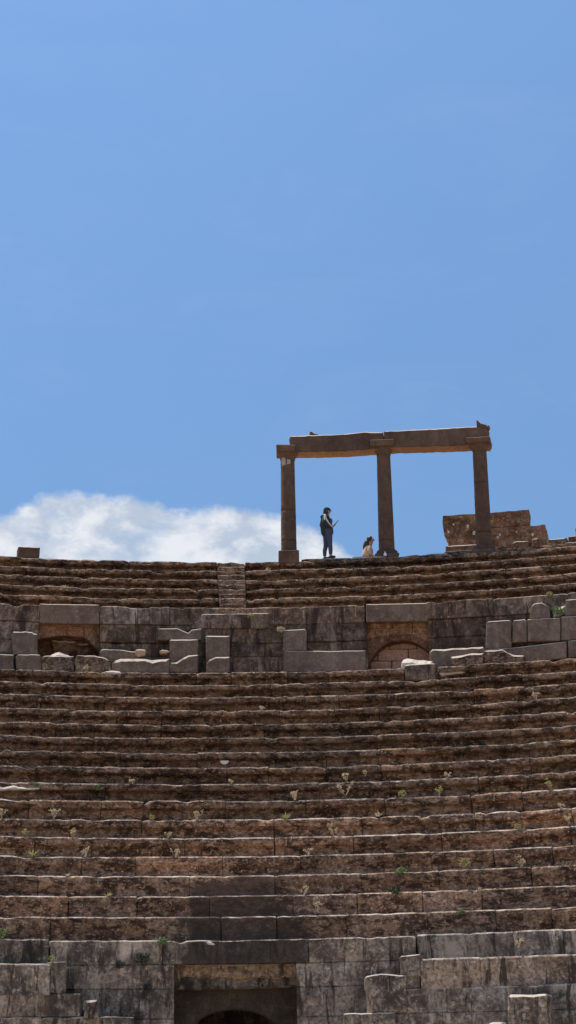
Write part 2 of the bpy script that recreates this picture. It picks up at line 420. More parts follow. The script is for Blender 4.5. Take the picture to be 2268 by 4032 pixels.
# right opening: inner lintel, segmental arch, red block filling
m = MB()
slab(m, [(1440, 2452), (1545, 2450), (1545, 2474), (1440, 2478)], RW + .20, .55, .02, tn=tint(.05, .02, .06, 0, 1.05))
slab(m, [(1546, 2450), (1622, 2447), (1622, 2472), (1546, 2474)], RW + .23, .55, .02, tn=tint(.05, .02, .06, 0, 1.15))
slab(m, [(1440, 2479), (1520, 2476), (1520, 2502), (1440, 2516)], RW + .26, .55, .02, tn=tint(.05, .02, .06, 0, .9))
slab(m, [(1521, 2475), (1622, 2473), (1622, 2498), (1521, 2500)], RW + .28, .55, .02, tn=tint(.05, .02, .06, 0, 1.0))
slab(m, [(1623, 2446), (1694, 2444), (1694, 2530), (1623, 2500)], RW + .27, .55, .02, tn=tint(.05, .02, .06, 0, .85))
m.build('inner_lintel', M['rubble'], pw)
arch = [(1449, 2655), (1449, 2625), (1462, 2592), (1486, 2562), (1515, 2538), (1548, 2526), (1585, 2521), (1625, 2526), (1660, 2542), (1692, 2566)]
m = MB(); up = [(1694, 2505), (1640, 2492), (1580, 2488), (1520, 2492), (1470, 2505), (1440, 2515), (1440, 2655)]
slab(m, arch + up, RW + .30, .55, .02, tn=(.62, .58, .55, 0), jit=.006)
m.build('arch_ring', M['rubble'], pw)
m = MB()
for (x0, y0, x1, y1) in ((1440, 2510, 1531, 2556), (1534, 2510, 1639, 2555), (1642, 2510, 1700, 2554), (1440, 2558, 1486, 2602), (1489, 2558, 1606, 2602),
                         (1609, 2557, 1700, 2600), (1440, 2605, 1458, 2655), (1460, 2605, 1541, 2655), (1544, 2604, 1625, 2655), (1628, 2603, 1700, 2655)):
    slab(m, rect(x0, y0, x1, y1, -1), RW + .74 + rnd(-.02, .02), .4, .018, tn=tint(.12, .04), jit=.006)
m.build('arch_infill', M['red'], pw)
# backing so that no light comes through the openings
core(pw, [(RW + .95, Z0 - .3, zt0 - .2)], Z0 - .3, RW + 3.0, 'wall_core')
# upper front: landing block under the stairs and facing blocks still in place
m = MB(); slab(m, [(756, 2462), (770, 2448), (778, 2446), (797, 2418), (1060, 2414), (1060, 2474), (756, 2474)], RW - .05, .6, .018, tn=tint(.05, .02, 0, 0, 1.0), mid=(930, 2440))
m.build('landing_block', M['wall'], pw)
FB = [
 [(1116, 2482), (1135, 2480), (1200, 2476), (1208, 2484), (1207, 2561), (1114, 2561)],
 [(1116, 2562), (1208, 2563), (1250, 2562), (1300, 2564), (1440, 2560), (1440, 2644), (1114, 2646)],
 [(1914, 2452), (1925, 2446), (2004, 2441), (2013, 2446), (2014, 2550), (1911, 2554)],
 [(2018, 2452), (2024, 2442), (2066, 2438), (2073, 2444), (2074, 2526), (2017, 2530)],
 [(2077, 2438), (2206, 2432), (2206, 2522), (2077, 2526)],
 [(2210, 2429), (2330, 2420), (2330, 2515), (2210, 2520)],
 [(1911, 2556), (2020, 2550), (2230, 2525), (2232, 2590), (1911, 2628)],
 [(2236, 2522), (2340, 2516), (2340, 2580), (2238, 2590)],
 [(2090, 2396), (2096, 2382), (2104, 2375), (2135, 2373), (2162, 2388), (2164, 2432), (2088, 2436)],
 [(2228, 2362), (2330, 2352), (2330, 2418), (2226, 2424)],
 [(622, 2475), (700, 2474), (722, 2484), (742, 2492), (756, 2480), (793, 2474), (793, 2520), (622, 2520)]]
for i, pts in enumerate(FB):
    m = MB(); slab(m, pts, RW - .21, .6, .02, tn=tint(.06, .02, -.01, 0, 1.05 if i != 10 else .85), jit=.010, mid=None)
    m.build('facing_block', M['smooth'], pw)

# ------------------------------------------------------------------ LOOSE BLOCKS ON THE WALKWAY
def block(pts, r, thick, label, mat='smooth', name='stone_block', bev=.022, topbev=None, tn=None, jit=.022, group='loose blocks on the walkway', cat='stone block', yaw=0., extra=None):
    m = MB(); b = slab(m, pts, r, thick, bev, topbev, tn or tint(.05, .02), jit, yaw)
    if extra: extra(m)
    o = m.build(name, M[mat], None, b)
    return tag(o, label, cat, group)
RQ = RW - .14
block([(50, 2490), (54, 2487), (128, 2487), (136, 2494), (147, 2495), (150, 2577), (50, 2577)], RQ - .23, .28, 'smooth square grey slab with bright top edge, standing left of the left niche', topbev=.035)
block([(-60, 2570), (53, 2579), (55, 2640), (-60, 2636)], RQ - .50, .4, 'dark block at the far left edge below the square grey slab', tn=tint(.03, .02, -.02, 0, .85))
block([(62, 2584), (74, 2577), (158, 2576), (163, 2584), (164, 2644), (70, 2644)], RQ - .54, .45, 'grey brown block right under the square grey slab')
block([(165, 2588), (175, 2583), (290, 2583), (291, 2644), (165, 2644)], RQ - .56, .45, 'brown squared block in front of the left niche, carrying white rubble', mat='seat')
block([(176, 2590), (205, 2574), (236, 2566), (262, 2572), (286, 2586), (180, 2587)], RW - .46, .2, 'low peaked heap of white sunlit rubble lying on the brown niche block', 'pale', 'rubble_heap', .04, .11, jit=.05, cat='rubble')
block([(297, 2600), (303, 2581), (372, 2581), (415, 2590), (432, 2602), (438, 2648), (296, 2648)], RQ - .55, .45, 'brown block with a sloping right shoulder, at the right end of the left niche', mat='seat', topbev=.025)
block([(392, 2568), (402, 2556), (470, 2556), (530, 2564), (545, 2572), (545, 2640), (392, 2640)], RQ - .22, .3, 'long low grey block lying right of the left niche behind the sloping block', topbev=.022)
block([(440, 2640), (443, 2612), (456, 2598), (475, 2592), (540, 2590), (600, 2596), (668, 2592), (668, 2650), (440, 2650)], RQ - .54, .42, 'wide grey block with a curved white sunlit top, left of the sloping pair', topbev=.085, jit=.02)
block([(532, 2560), (540, 2557), (570, 2557), (575, 2562), (572, 2582), (545, 2585), (533, 2577)], RQ - .26, .2, 'small tan stone lying on the long low grey block', 'tan', bev=.03, jit=.02)
block([(628, 2564), (640, 2559), (660, 2561), (668, 2566), (655, 2572), (632, 2573)], RQ - .28, .2, 'tiny flat tan stone beside the tall paired slabs', 'tan', bev=.02, jit=.02)
block([(668, 2522), (674, 2517), (780, 2517), (781, 2630), (668, 2630)], RQ - .24, .26, 'tall grey slab with thin white top edge, left of the pair under the stairs', topbev=.03)
block([(667, 2622), (672, 2609), (695, 2606), (728, 2586), (742, 2579), (780, 2578), (780, 2648), (668, 2648)], RQ - .50, .36, 'low block with a broken sloping top in front of the left slab of the pair', topbev=.055, tn=tint(.03, .02, .03, 0, .95))
block([(811, 2503), (905, 2503), (905, 2640), (811, 2640)], RQ - .24, .26, 'tall grey slab with bright white top edge, right of the pair under the stairs', topbev=.035, jit=.006)
block([(812, 2640), (813, 2612), (826, 2597), (848, 2586), (904, 2585), (904, 2648), (812, 2648)], RQ - .56, .34, 'low block with a curved left shoulder in front of the right slab of the pair', topbev=.04, tn=tint(.03, .02, .03, 0, .95))
block([(1582, 2640), (1582, 2594), (1600, 2590), (1625, 2592), (1650, 2595), (1672, 2592), (1702, 2604), (1706, 2640)], RQ - .50, .35, 'jagged white sunlit rubble leaning against the blocked arch', 'pale', 'rubble_heap', .03, .16, jit=.05, cat='rubble')
block([(1594, 2680), (1594, 2620), (1604, 2616), (1716, 2611), (1718, 2678)], R0 - .02, .5, 'dark squared block set in the walkway edge below the blocked arch', 'wall', topbev=.03)
block([(1690, 2572), (1702, 2557), (1900, 2546), (1908, 2552), (1908, 2636), (1690, 2640)], RQ - .24, .3, 'long grey block with a white top edge, right of the blocked arch', topbev=.05)
block([(1774, 2588), (1780, 2583), (1865, 2570), (1904, 2572), (1906, 2632), (1774, 2640)], RQ - .54, .36, 'brown block with a white rubbly top in front of the long grey block', 'seat', topbev=.06, jit=.02)
block([(1907, 2562), (1980, 2556), (2000, 2570), (2024, 2578), (2064, 2580), (2062, 2612), (1908, 2630)], RQ - .50, .34, 'brown block with a sloping right end, right of the rubbly topped block', 'seat', topbev=.04)
block([(1720, 2640), (1760, 2634), (1800, 2632), (1850, 2632), (1855, 2642), (1800, 2652), (1740, 2660)], R0 + .05, .3, 'flat spread of white broken rubble on the walkway edge', 'pale', 'rubble_heap', .03, .10, jit=.06, cat='rubble')
block([(2176, 2398), (2200, 2392), (2226, 2384), (2226, 2412), (2205, 2424), (2180, 2428)], RW - .08, .3, 'pale broken rubble lodged in the wall gap at the right', 'pale', 'rubble_heap', .04, .08, jit=.06, cat='rubble', tn=tint(.05, .02, 0, 0, .55))
block([(413, 2643), (440, 2640), (470, 2642), (478, 2652), (450, 2655), (418, 2652)], R0 - .03, .3, 'pale flat stone chip on the walkway edge left of the stairs', 'pale', bev=.02, topbev=.04, jit=.02)

# ------------------------------------------------------------------ UPPER SEATING TIER + STAIRS
ut = thing('seating_tier', 'short upper tier of weathered stone seat rows under the colonnade', 'seating tier', cyl(0, RU(3), Z0 + WZ))
TS0, TS1 = TH(858, 2310, RU(2)), TH(968, 2310, RU(2))
for j in range(5):
  for q in ((-ARC, TS0), (TS1, ARC)):
    m = MB()
    arc_row(m, RU(j), ZU(j), seat_prof(H2, T2, 1.0), [q], warm=.02, edge_sun=.45, base=.95, seed=140 + 3.1 * j, chip=.07, zj=.02, rj=.03, lens=(.8, 2.0))
    m.build('seat_row', M['seat'], ut)
core(ut, [(RU(j) + .42, ZU(j) - H2 - .1, ZU(j) - .3) for j in range(4, -1, -1)], Z0 + WZ - .4, RP + 4.0)
# floor of the gallery behind the top row and its outer wall
mf = MB(); n = 48; vs = []
ZF = ZP - .03
for i in range(n + 1):
    th = -ARC + 2 * ARC * i / n
    vs += [cyl(th, RP + .35, ZF), cyl(th, RP + 4.2, ZF), cyl(th, RP + 4.2, 0), cyl(th, RP + 3.6, 0), cyl(th, RP + 3.6, ZF - .3), cyl(th, RP + .35, ZF - .3)]
fs = [[i * 6 + k, (i + 1) * 6 + k, (i + 1) * 6 + (k + 1) % 6, i * 6 + (k + 1) % 6] for i in range(n) for k in range(6)]
mf.add(vs, fs, (.9, .9, .9, 0)); mf.build('gallery_floor', M['ground'], ut)
# low stylobate carrying the columns, from the pedestal to the right
ZS = at(1320, 2196, RP + .10).z
mS = MB()
arc_row(mS, RP + .10, ZS, wall_prof(ZS - ZF + .05, .95, .015), [(TH(1186, 2200, RP), TH(1760, 2180, RP))], lens=(.9, 1.8), seed=201, zj=.015, chip=.05, rj=.02)
mS.build('stylobate', M['seat'], ut); mS = MB()
arc_row(mS, RP + .25, ZS + .10, wall_prof(ZS - ZF + .10, .8, .015), [(TH(1745, 2180, RP), ARC)], lens=(.7, 1.4), seed=207, zj=.04, chip=.06, rj=.03)
mS.build('raised_rim', M['seat'], ut)
# low course along the rim at the left of the pedestal
for q in ((-ARC, TS0), (TS1 + .002, TH(1090, 2200, RP))):
    mS = MB()
    arc_row(mS, RP + .20, ZP + .035, wall_prof(.12, .7, .015), [q], lens=(.9, 1.8), seed=211, zj=.02, chip=.05, rj=.02)
    mS.build('rim_course', M['seat'], ut)

st = thing('staircase', 'narrow stone staircase climbing through the upper seat rows', 'staircase', cyl((TS0 + TS1) / 2, RU(4) - .3, Z0 + WZ))
for i in range(11):
    z = Z0 + WZ + i * H2 / 2 - .03 + (0.02 if i == 10 else 0); r = RU(5) + .12 + (i - .4) * T2 / 2
    m = MB()
    sweep_block(m, TS0 + .0006, TS1 - .0006, r, z + rnd(-.03, .03), wall_prof(.30, .8, .016), .08, .015, tint(.2, .05), .016, .07, 300 + i * 3.3, edge_sun=.4)
    m.build('step', M['seat'], st)
block([(842, 2216), (893, 2219), (893, 2228), (842, 2228)], RP + .45, .3, 'flat dark slab at the head of the stairs against the sky', 'seat', group=None)

# ------------------------------------------------------------------ COLONNADE
RC = RP + .62
def lathe(mb, c, prof, seg=40, tn=(1, 1, 1, 0), mi=0, amp=.004, seed=0.0, lean=Vector((0, 0, 0)), tfn=None):
    vs, tt = [], []
    for (r, z) in prof:
        for i in range(seg):
            a = 2 * PI * i / seg
            p = Vector((c.x + r * math.cos(a), c.y + r * math.sin(a), c.z + z)) + lean * z
            d = nz(p, 3, seed) * amp + nz(p, 11, seed) * amp
            vs.append(p + Vector((math.cos(a) * d, math.sin(a) * d, 0))); tt.append(tfn(p, tn) if tfn else tn)
    m = len(prof)
    fs = [[k * seg + i, k * seg + (i + 1) % seg, (k + 1) * seg + (i + 1) % seg, (k + 1) * seg + i] for k in range(m - 1) for i in range(seg)]
    fs += [list(range(seg))[::-1], [(m - 1) * seg + i for i in range(seg)]]
    mb.add(vs, fs, tt, mi, True)
def box(mb, c, ax, ay, hx, hy, z0, z1, tn=(1, 1, 1, 0), top=1.0, bev=.02, mi=0, jit=.0, seed=0.):
    """box with bevelled edges; axes ax, ay horizontal; top scales the upper outline"""
    def ring(sx, sy, z): return [c + ax * (x * sx) + ay * (y * sy) + Vector((0, 0, z)) for x, y in ((-1, -1), (1, -1), (1, 1), (-1, 1))]
    rs = [ring(hx - bev, hy - bev, z0), ring(hx, hy, z0 + bev), ring(hx * top, hy * top, z1 - bev), ring(hx * top - bev, hy * top - bev, z1)]
    vs = [p + Vector((nz(p, 4, seed), nz(p, 4, seed + 7), nz(p, 4, seed + 13))) * jit for r in rs for p in r]
    fs = [[3, 2, 1, 0], [12, 13, 14, 15]]
    for k in range(3):
        for i in range(4): fs.append([k * 4 + i, k * 4 + (i + 1) % 4, (k + 1) * 4 + (i + 1) % 4, (k + 1) * 4 + i])
    mb.add(vs, fs, tn, mi, False)

def column(xt, yt, xb, yb, wt, wb, label, joints, cap, seed, base_kind):
    b = at(xb, yb, RC); t = at(xt, yt, RC); hgt = t.z - b.z
    pxm = FOC / ((b - CAM).dot(FW)); rt, rb = wt / pxm / 2, wb / pxm / 2
    th = th_of(b); N = Vector((math.sin(th), math.cos(th), 0)); E = Vector((math.cos(th), -math.sin(th), 0))
    zfloor = ZP - .2
    root = thing('column', label, 'column', Vector((b.x, b.y, zfloor)), 'columns of the ruined colonnade')
    lean = Vector((t.x - b.x, 0, 0)) * (1 / hgt)
    ys = sorted([at(xb, y, RC).z - b.z for y in joints])
    edges = [0] + ys + [hgt]
    for a, e in zip(edges[:-1], edges[1:]):                 # drums
        m = MB()
        R_ = lambda z: rb + (rt - rb) * (z / hgt) ** 1.15
        zs = [a + .004 + (e - a - .008) * i / 12 for i in range(13)]
        pr = [(R_(a) - .018, a + .002)] + [(R_(z), z + (0.012 if i == 0 else -.012 if i == 12 else 0)) for i, z in enumerate(zs)] + [(R_(e) - .018, e - .002)]
        lathe(m, b, pr, 40, tint(.07, .02, .01), seed=seed + a, lean=lean)
        m.build('shaft', M['column'], root)
    m = MB()                                              # capital
    ct = at(*cap[0], RC); w0 = rt
    ch = at(xt, cap[1], RC).z - t.z
    c2 = b + lean * hgt + Vector((0, 0, hgt))
    lathe(m, c2, [(rt * .98, -.005), (rt * 1.06, .02), (rt * 1.04, .05), (rt * 1.16, ch * .22), (rt * 1.38, ch * .40), (rt * 1.52, ch * .52), (rt * 1.54, ch * .6)], 32, tint(.06, .02, .02), seed=seed, amp=.010)
    hw = cap[2] / pxm / 2
    box(m, c2 + E * (cap[3] / pxm), E, N, hw, .40, ch * .50, ch, tint(.06, .02, .03), 1.04, .025, jit=.03, seed=seed)
    m.build('capital', M['column'], root)
    m = MB()                                              # base
    if base_kind == 'pedestal':
        pa = at(1091, 2188, RP - .03); zb = at(1135, 2214, RP - .03).z
        cc = Vector((b.x, b.y, 0)) - N * .12
        box(m, cc, E, N, 41 / pxm, .54, zb - .02, b.z - .01, tint(.05, .02, .02), .97, .02, jit=.02, seed=seed)
        lathe(m, b, [(rb * 1.22, -.02), (rb * 1.25, .01), (rb * 1.12, .045), (rb * 1.01, .06)], 32, tint(.05, .02), seed=seed, amp=.008)
    else:
        box(m, Vector((b.x, b.y, 0)) - N * .05, E, N, rb * 1.5, rb * 1.5, zfloor, b.z - .16, tint(.05, .02, 0, 0, .9), .98, .03, jit=.03, seed=seed)
        lathe(m, b, [(rb * 1.25, -.165), (rb * 1.5, -.15), (rb * 1.55, -.10), (rb * 1.38, -.055), (rb * 1.25, -.045), (rb * 1.3, -.01), (rb * 1.12, .02), (rb * 1.0, .04)], 32, tint(.05, .02, 0, 0, .9), seed=seed, amp=.012)
    m.build('base', M['column'], root)
    return root, b, E, N, rt, hgt, c2
c1 = column(1132.5, 1816, 1138, 2187, 55, 62, 'left column, on a squared pedestal with pale patches below its capital', [2015, 2134], ((1088, 1768), 1766, 74, -7), 3.1, 'pedestal')
c2_ = column(1510, 1796, 1523, 2171, 54, 63, 'middle column, right beside the seated woman', [2133], ((1461, 1745), 1746, 93, -2), 8.7, 'torus')
c3 = column(1888.5, 1779, 1907, 2152, 55, 62, 'right column, standing in front of the ruined wall', [1905, 2100], ((1840, 1735), 1736, 92, -1), 14.2, 'torus')
# pale patches where plaster survives on the first shaft
m = MB()
for (a0, a1, z0, z1) in ((-.98, -.28, -.20, .06), (-.08, .42, -.17, -.01)):
    b, E, N, rt, hgt = c1[1], c1[2], c1[3], c1[4], c1[5]
    n = 8; vs = []
    for zz in (z0, (z0 + z1) / 2, z1):
        for rr in (rt + .014, rt - .01):
            for i in range(n + 1):
                a = a0 + (a1 - a0) * i / n
                vs.append(c1[6] + E * (rr * math.sin(a + .12 * nz((a * 3, zz * 14, 5)))) - N * (rr * math.cos(a)) + Vector((0, 0, zz + .07 * nz((a * 4, zz * 9, 1)))))
    w = n + 1; fs = []
    for k in (0, 1):
        for i in range(n):
            o = k * 2 * w
            fs.append([o + i, o + i + 1, o + 2 * w + i + 1, o + 2 * w + i]); fs.append([o + w + i, o + 3 * w + i, o + 3 * w + i + 1, o + w + i + 1])
    for i in range(n): fs.append([i, w + i, w + i + 1, i + 1]); fs.append([4 * w + i, 4 * w + i + 1, 5 * w + i + 1, 5 * w + i])
    m.add(vs, fs, (1, 1, 1, 0))
m.build('plaster_patch', M['plaster'], c1[0])

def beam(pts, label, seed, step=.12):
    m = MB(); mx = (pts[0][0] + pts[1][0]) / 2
    b = slab(m, pts, RC - .30, .62, .03, .03, tint(.04, .02, .0, 0, 1.0), .022, mid=(1530, 1740), seed=seed, step=step, under=1)  # beam underside coloured as if lit by bounce
    return tag(m.build('architrave_beam', [M['column'], M['fresh_lit']], None, b), label, 'beam', 'beams on the colonnade')
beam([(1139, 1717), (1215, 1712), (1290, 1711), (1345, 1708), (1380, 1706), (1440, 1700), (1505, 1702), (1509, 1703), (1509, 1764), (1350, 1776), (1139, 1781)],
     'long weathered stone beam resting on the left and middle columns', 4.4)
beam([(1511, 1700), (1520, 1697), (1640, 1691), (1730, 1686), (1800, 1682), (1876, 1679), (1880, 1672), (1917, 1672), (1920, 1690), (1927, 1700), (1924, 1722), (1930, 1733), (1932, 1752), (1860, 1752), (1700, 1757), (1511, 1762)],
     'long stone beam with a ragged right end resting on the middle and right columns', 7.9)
block([(1216, 1712), (1219, 1697), (1226, 1697), (1240, 1705), (1256, 1710)], RC - .15, .25, 'small broken lump lying on top of the left beam', 'column', bev=.02, group=None)
block([(1877, 1680), (1876, 1655), (1880, 1653), (1893, 1666), (1914, 1671), (1917, 1677), (1927, 1675), (1921, 1684)], RC - .2, .35, 'spiky broken stone fragment on the ragged end of the right beam', 'column', bev=.015, group=None, jit=.01)

# ------------------------------------------------------------------ RUINED WALL, MERLON
rw = thing('ruined_wall', 'stepped stump of brown rubble wall with pale spots behind the right column', 'wall', at(1945, 2150, RP + 2.4))
RR = RP + 2.4
m = MB()
slab(m, [(1742, 2033), (1745, 2030), (1865, 2023), (1960, 2016), (2082, 2006), (2083, 2068), (1960, 2076), (1760, 2081), (1744, 2078), (1742, 2060)], RR, .8, .012, tn=tint(.03, .02, .0, 0, .85), jit=.020, mid=(1945, 2080), edge_sun=.1)
def rubble(n, x0, x1, y0, y1):
    for i in range(n):
        x, y, w, h = rnd(x0, x1), rnd(y0, y1), rnd(12, 34), rnd(9, 20)
        pts = [(x + w / 2 * math.cos(a + rnd(-.3, .3)) * rnd(.7, 1), y + h / 2 * math.sin(a + rnd(-.3, .3)) * rnd(.7, 1)) for a in (0, .9, 1.8, 2.7, 3.6, 4.5, 5.4)]
        slab(m, pts, RR - rnd(.015, .05), .3, .015, tn=tint(.35, .10, .0, 0, .95), jit=.015, step=.05, mid=(1945, 2080), edge_sun=0)
rubble(26, 1760, 2066, 2034, 2064)
m.build('top_course', M['rubble'], rw)
m = MB()
slab(m, [(1746, 2079), (1960, 2077), (2083, 2069), (2100, 2070), (2140, 2064), (2147, 2066), (2153, 2090), (2154, 2175), (1765, 2190), (1766, 2145), (1768, 2120), (1756, 2118), (1748, 2108)], RR - .01, .84, .012, tn=tint(.03, .02, .0, 0, .95), jit=.020, mid=(1945, 2080), edge_sun=.1)
rubble(46, 1785, 2135, 2088, 2150)
slab(m, [(2014, 2142), (2030, 2131), (2080, 2130), (2082, 2170), (2014, 2175)], RR - .25, .5, .025, tn=tint(.03, .02, 0, 0, .6), jit=.02)
slab(m, [(1755, 2150), (1800, 2146), (1900, 2142), (1900, 2200), (1755, 2200)], RR - .3, .6, .03, tn=tint(.03, .02, 0, 0, .8), jit=.02)
slab(m, [(2095, 2122), (2122, 2118), (2124, 2170), (2095, 2170)], RR - .3, .5, .025, tn=tint(.03, .02, 0, 0, .8), jit=.02)
m.build('lower_course', M['rubble'], rw)
for (x, y, w, h) in ((1841, 2072, 10, 14), (1866, 2098, 13, 16), (1967, 2105, 9, 11), (1960, 2115, 11, 9), (2033, 2094, 9, 6), (2096, 2104, 11, 12), (1766, 2094, 8, 8), (1785, 2064, 6, 6)):
    m = MB()
    slab(m, [(x - w / 2, y - h * .2), (x - w * .1, y - h / 2), (x + w / 2, y - h * .3), (x + w * .4, y + h / 2), (x - w * .3, y + h * .4)], RR - .05, .3, .012, tn=tint(.1, .03), jit=.02, step=.05)
    m.build('pale_stone', M['pale'], rw)
block([(1974, 2162), (1980, 2154), (1989, 2157), (1990, 2148), (1996, 2156), (2006, 2153), (2004, 2168), (1978, 2170)], RP + 1.3, .3, 'small jagged tan stone at the foot of the ruined wall', 'tan', bev=.012, group=None, jit=.01)
block([(2157, 2124), (2200, 2119), (2232, 2117), (2234, 2160), (2157, 2160)], RP + 1.5, .6, 'low dark block right of the ruined wall stump', 'seat', group='blocks along the top rim')
block([(2237, 2113), (2262, 2110), (2330, 2104), (2330, 2160), (2237, 2160)], RP + 1.6, .6, 'slightly higher dark block at the far right of the top rim', 'seat', group='blocks along the top rim')
block([(2266, 2080), (2284, 2076), (2300, 2100), (2300, 2125), (2266, 2125)], RP + 1.4, .3, 'upright stone just at the right edge of the photo on the rim', 'seat', group='blocks along the top rim')
block([(72, 2152), (80, 2150), (158, 2155), (154, 2198), (71, 2196)], RP + .35, .5, 'lone squared block standing on the top rim at the left', 'column', group='blocks along the top rim', tn=tint(.02, .02, .02, 0, .95))

# ------------------------------------------------------------------ LOWER PODIUM WALL WITH DOORWAY
R16, R17 = RL(16), RL(17)
ZL17b = ZL(17) - .56
lw = thing('podium_wall', 'streaked stone wall with a dark arched doorway at the bottom of the seats', 'wall', cyl(0, R16, 0))
tc_ = lambda x, y=3800: TH(x, y, R16)
m = MB()
ztop = at(900, 3699, R16).z; z1 = at(600, 3798, R16).z; z2 = at(600, 3893, R16).z; z3 = at(600, 4012, R16).z
D0, D1 = tc_(686), tc_(1166)
def wcourse(zt, zb, a, b, R=R16, off=0.0, lens=(1.2, 2.6), base=1.0, seed=0., depth=.9, stain=None, warm=0.0, zj=.002, chip=.015, edge_sun=0):
    pr = [(s + (off if s < .5 else 0), dz) for s, dz in wall_prof(zt - zb, depth, .014)]
    arc_row(m, R, zt, pr, [(a, b)], lens=lens, rj=.016, zj=zj, gap=.0015, chip=chip, tb=.10, tw=.04, base=base, seed=seed, bev=.020 if chip > .02 else .003, amp=.020, stain=stain, warm=warm, edge_sun=.6 if chip > .02 else edge_sun)
wcourse(ztop, z1, tc_(199), tc_(640), base=1.0, seed=401, stain=stain_fn, warm=.03, chip=.04, depth=1.1)
wcourse(ztop, z1, tc_(1215), tc_(1640), base=1.0, seed=402, stain=stain_fn, chip=.04, depth=1.1)
for (a, b, c, d, s) in ((z1, z2, 1.0, 1.12, 410), (z2, z3, .8, 1.0, 420), (z3, z3 - .62, .9, 1.0, 430), (z3 - .62, z3 - 1.24, .9, 1.0, 440), (z3 - 1.24, -.05, .9, 1.0, 450)):
    wcourse(a, b, tc_(150), D0, base=c, seed=s)
    wcourse(a, b, D1, tc_(1800), base=d, seed=s + 5)
m.build('wall_face', M['lower'], lw)
m = MB(); wcourse(ztop - .005, z1, tc_(640), tc_(1215), lens=(9, 9), base=.72, seed=460, stain=stain_fn, depth=1.1, chip=.05)
m.build('lintel', M['lower'], lw)
m = MB()                                                  # wings that step forward under the last row
zr = [ZL17b + .56, ZL17b, at(1700, 3988, R17).z]
wcourse(zr[0] - .02, zr[1], TH(1575, 3800, R17), TH(1650, 3800, R17), R17, base=.9, seed=470, depth=1.0, chip=.03)
wcourse(zr[1], zr[2], TH(1440, 3900, R17), ARC, R17, .015, base=.95, seed=474, lens=(1.2, 2.0), depth=1.0, chip=.03)
wcourse(zr[2], zr[2] - .7, TH(1352, 4000, R17), ARC, R17, .0, base=1.0, seed=478, lens=(1.2, 2.0), depth=1.0)
wcourse(zr[2] - .7, -.05, TH(1352, 4000, R17), ARC, R17, .0, base=1.0, seed=482, lens=(1.2, 2.0), depth=1.0)
zl = [at(150, 3777, R17).z, ZL17b, at(150, 4004, R17).z]
wcourse(zl[0] - .03, zl[1], TH(200, 3800, R17), TH(262, 3800, R17), R17, base=.7, seed=486, depth=1.0, chip=.08)
wcourse(zl[1], zl[2], -ARC, TH(318, 3900, R17), R17, .02, base=.82, seed=490, lens=(1.0, 1.6), depth=1.0)
wcourse(zl[2], zl[2] - .7, -ARC, TH(528, 4010, R17), R17, .0, base=.95, seed=494, lens=(1.0, 1.6), depth=1.0, chip=.05)
wcourse(zl[2] - .7, -.05, -ARC, TH(528, 4010, R17), R17, .0, base=.95, seed=498, lens=(1.0, 1.6), depth=1.0)
slab(m, [(1436, 3850), (1444, 3842), (1500, 3838), (1600, 3837), (1600, 3988), (1462, 3988), (1452, 3935), (1434, 3896)], R17 - .07, .6, .02, tn=tint(.03, .02, 0, 0, .9), jit=.03)
slab(m, [(1572, 3772), (1580, 3764), (1655, 3756), (1655, 3842), (1574, 3844)], R17 - .04, .6, .02, tn=tint(.03, .02, 0, 0, .85), jit=.02)
slab(m, [(1345, 4060), (1356, 3991), (1420, 3989), (1560, 3987), (1560, 4080), (1345, 4080)], R17 - .10, .6, .02, tn=tint(.03, .02, 0, 0, 1.0), jit=.03)
m.build('wing_wall', M['lower'], lw)
# doorway: broken inner lintel, recessed screen with an arch, dark passage
m = MB()
slab(m, [(676, 3792), (900, 3792), (1176, 3790), (1176, 3838), (1100, 3850), (1010, 3848), (900, 3852), (800, 3850), (676, 3846)], R16 + .22, .5, .05, tn=tint(.03, .02, .08, 0, .80), jit=.07)
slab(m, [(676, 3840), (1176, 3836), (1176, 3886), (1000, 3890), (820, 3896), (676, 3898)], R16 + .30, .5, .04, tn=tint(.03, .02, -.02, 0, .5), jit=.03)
m.build('inner_lintel', M['lower'], lw)
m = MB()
slab(m, [(660, 3880), (1190, 3880), (1190, 4400), (1100, 4400), (1098, 4060), (1080, 4028), (1040, 3998), (990, 3982), (930, 3975), (870, 3980), (820, 3994), (785, 4018), (765, 4060), (763, 4400), (660, 4400)],
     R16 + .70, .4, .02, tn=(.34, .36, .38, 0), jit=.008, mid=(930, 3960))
m.build('arched_screen', M['smooth'], lw)
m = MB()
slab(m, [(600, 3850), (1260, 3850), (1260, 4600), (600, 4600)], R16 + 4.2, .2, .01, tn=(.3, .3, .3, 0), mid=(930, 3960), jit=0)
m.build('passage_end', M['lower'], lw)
block([(337, 3937), (384, 3937), (386, 4010), (330, 4010)], R17 - .05, .35, 'small dark block with a white top left of the doorway', 'lower', topbev=.05, group='blocks by the doorway', tn=tint(.02, .02, -.02, 0, .8))
block([(2001, 3925), (2010, 3917), (2145, 3914), (2154, 3922), (2158, 4300), (2001, 4300)], R17 - 1.1, .6, 'upright stone post with a bright white sunlit top at the lower right', 'lower', name='stone_post', topbev=.05, group='blocks by the doorway', cat='stone post', tn=tint(.02, .02, .02, 0, 1.15))
block([(1915, 4032), (1940, 4023), (1965, 4021), (1990, 4028), (1995, 4300), (1910, 4300)], R17 - 1.2, .5, 'low pale topped stone left of the upright post', 'lower', topbev=.06, group='blocks by the doorway')
block([(808, 3708), (822, 3703), (835, 3707), (850, 3712), (852, 3720), (835, 3724), (815, 3718)], R16 - .02, .2, 'small white broken chip on the edge above the doorway', 'pale', bev=.02, topbev=.04, jit=.02, group=None)
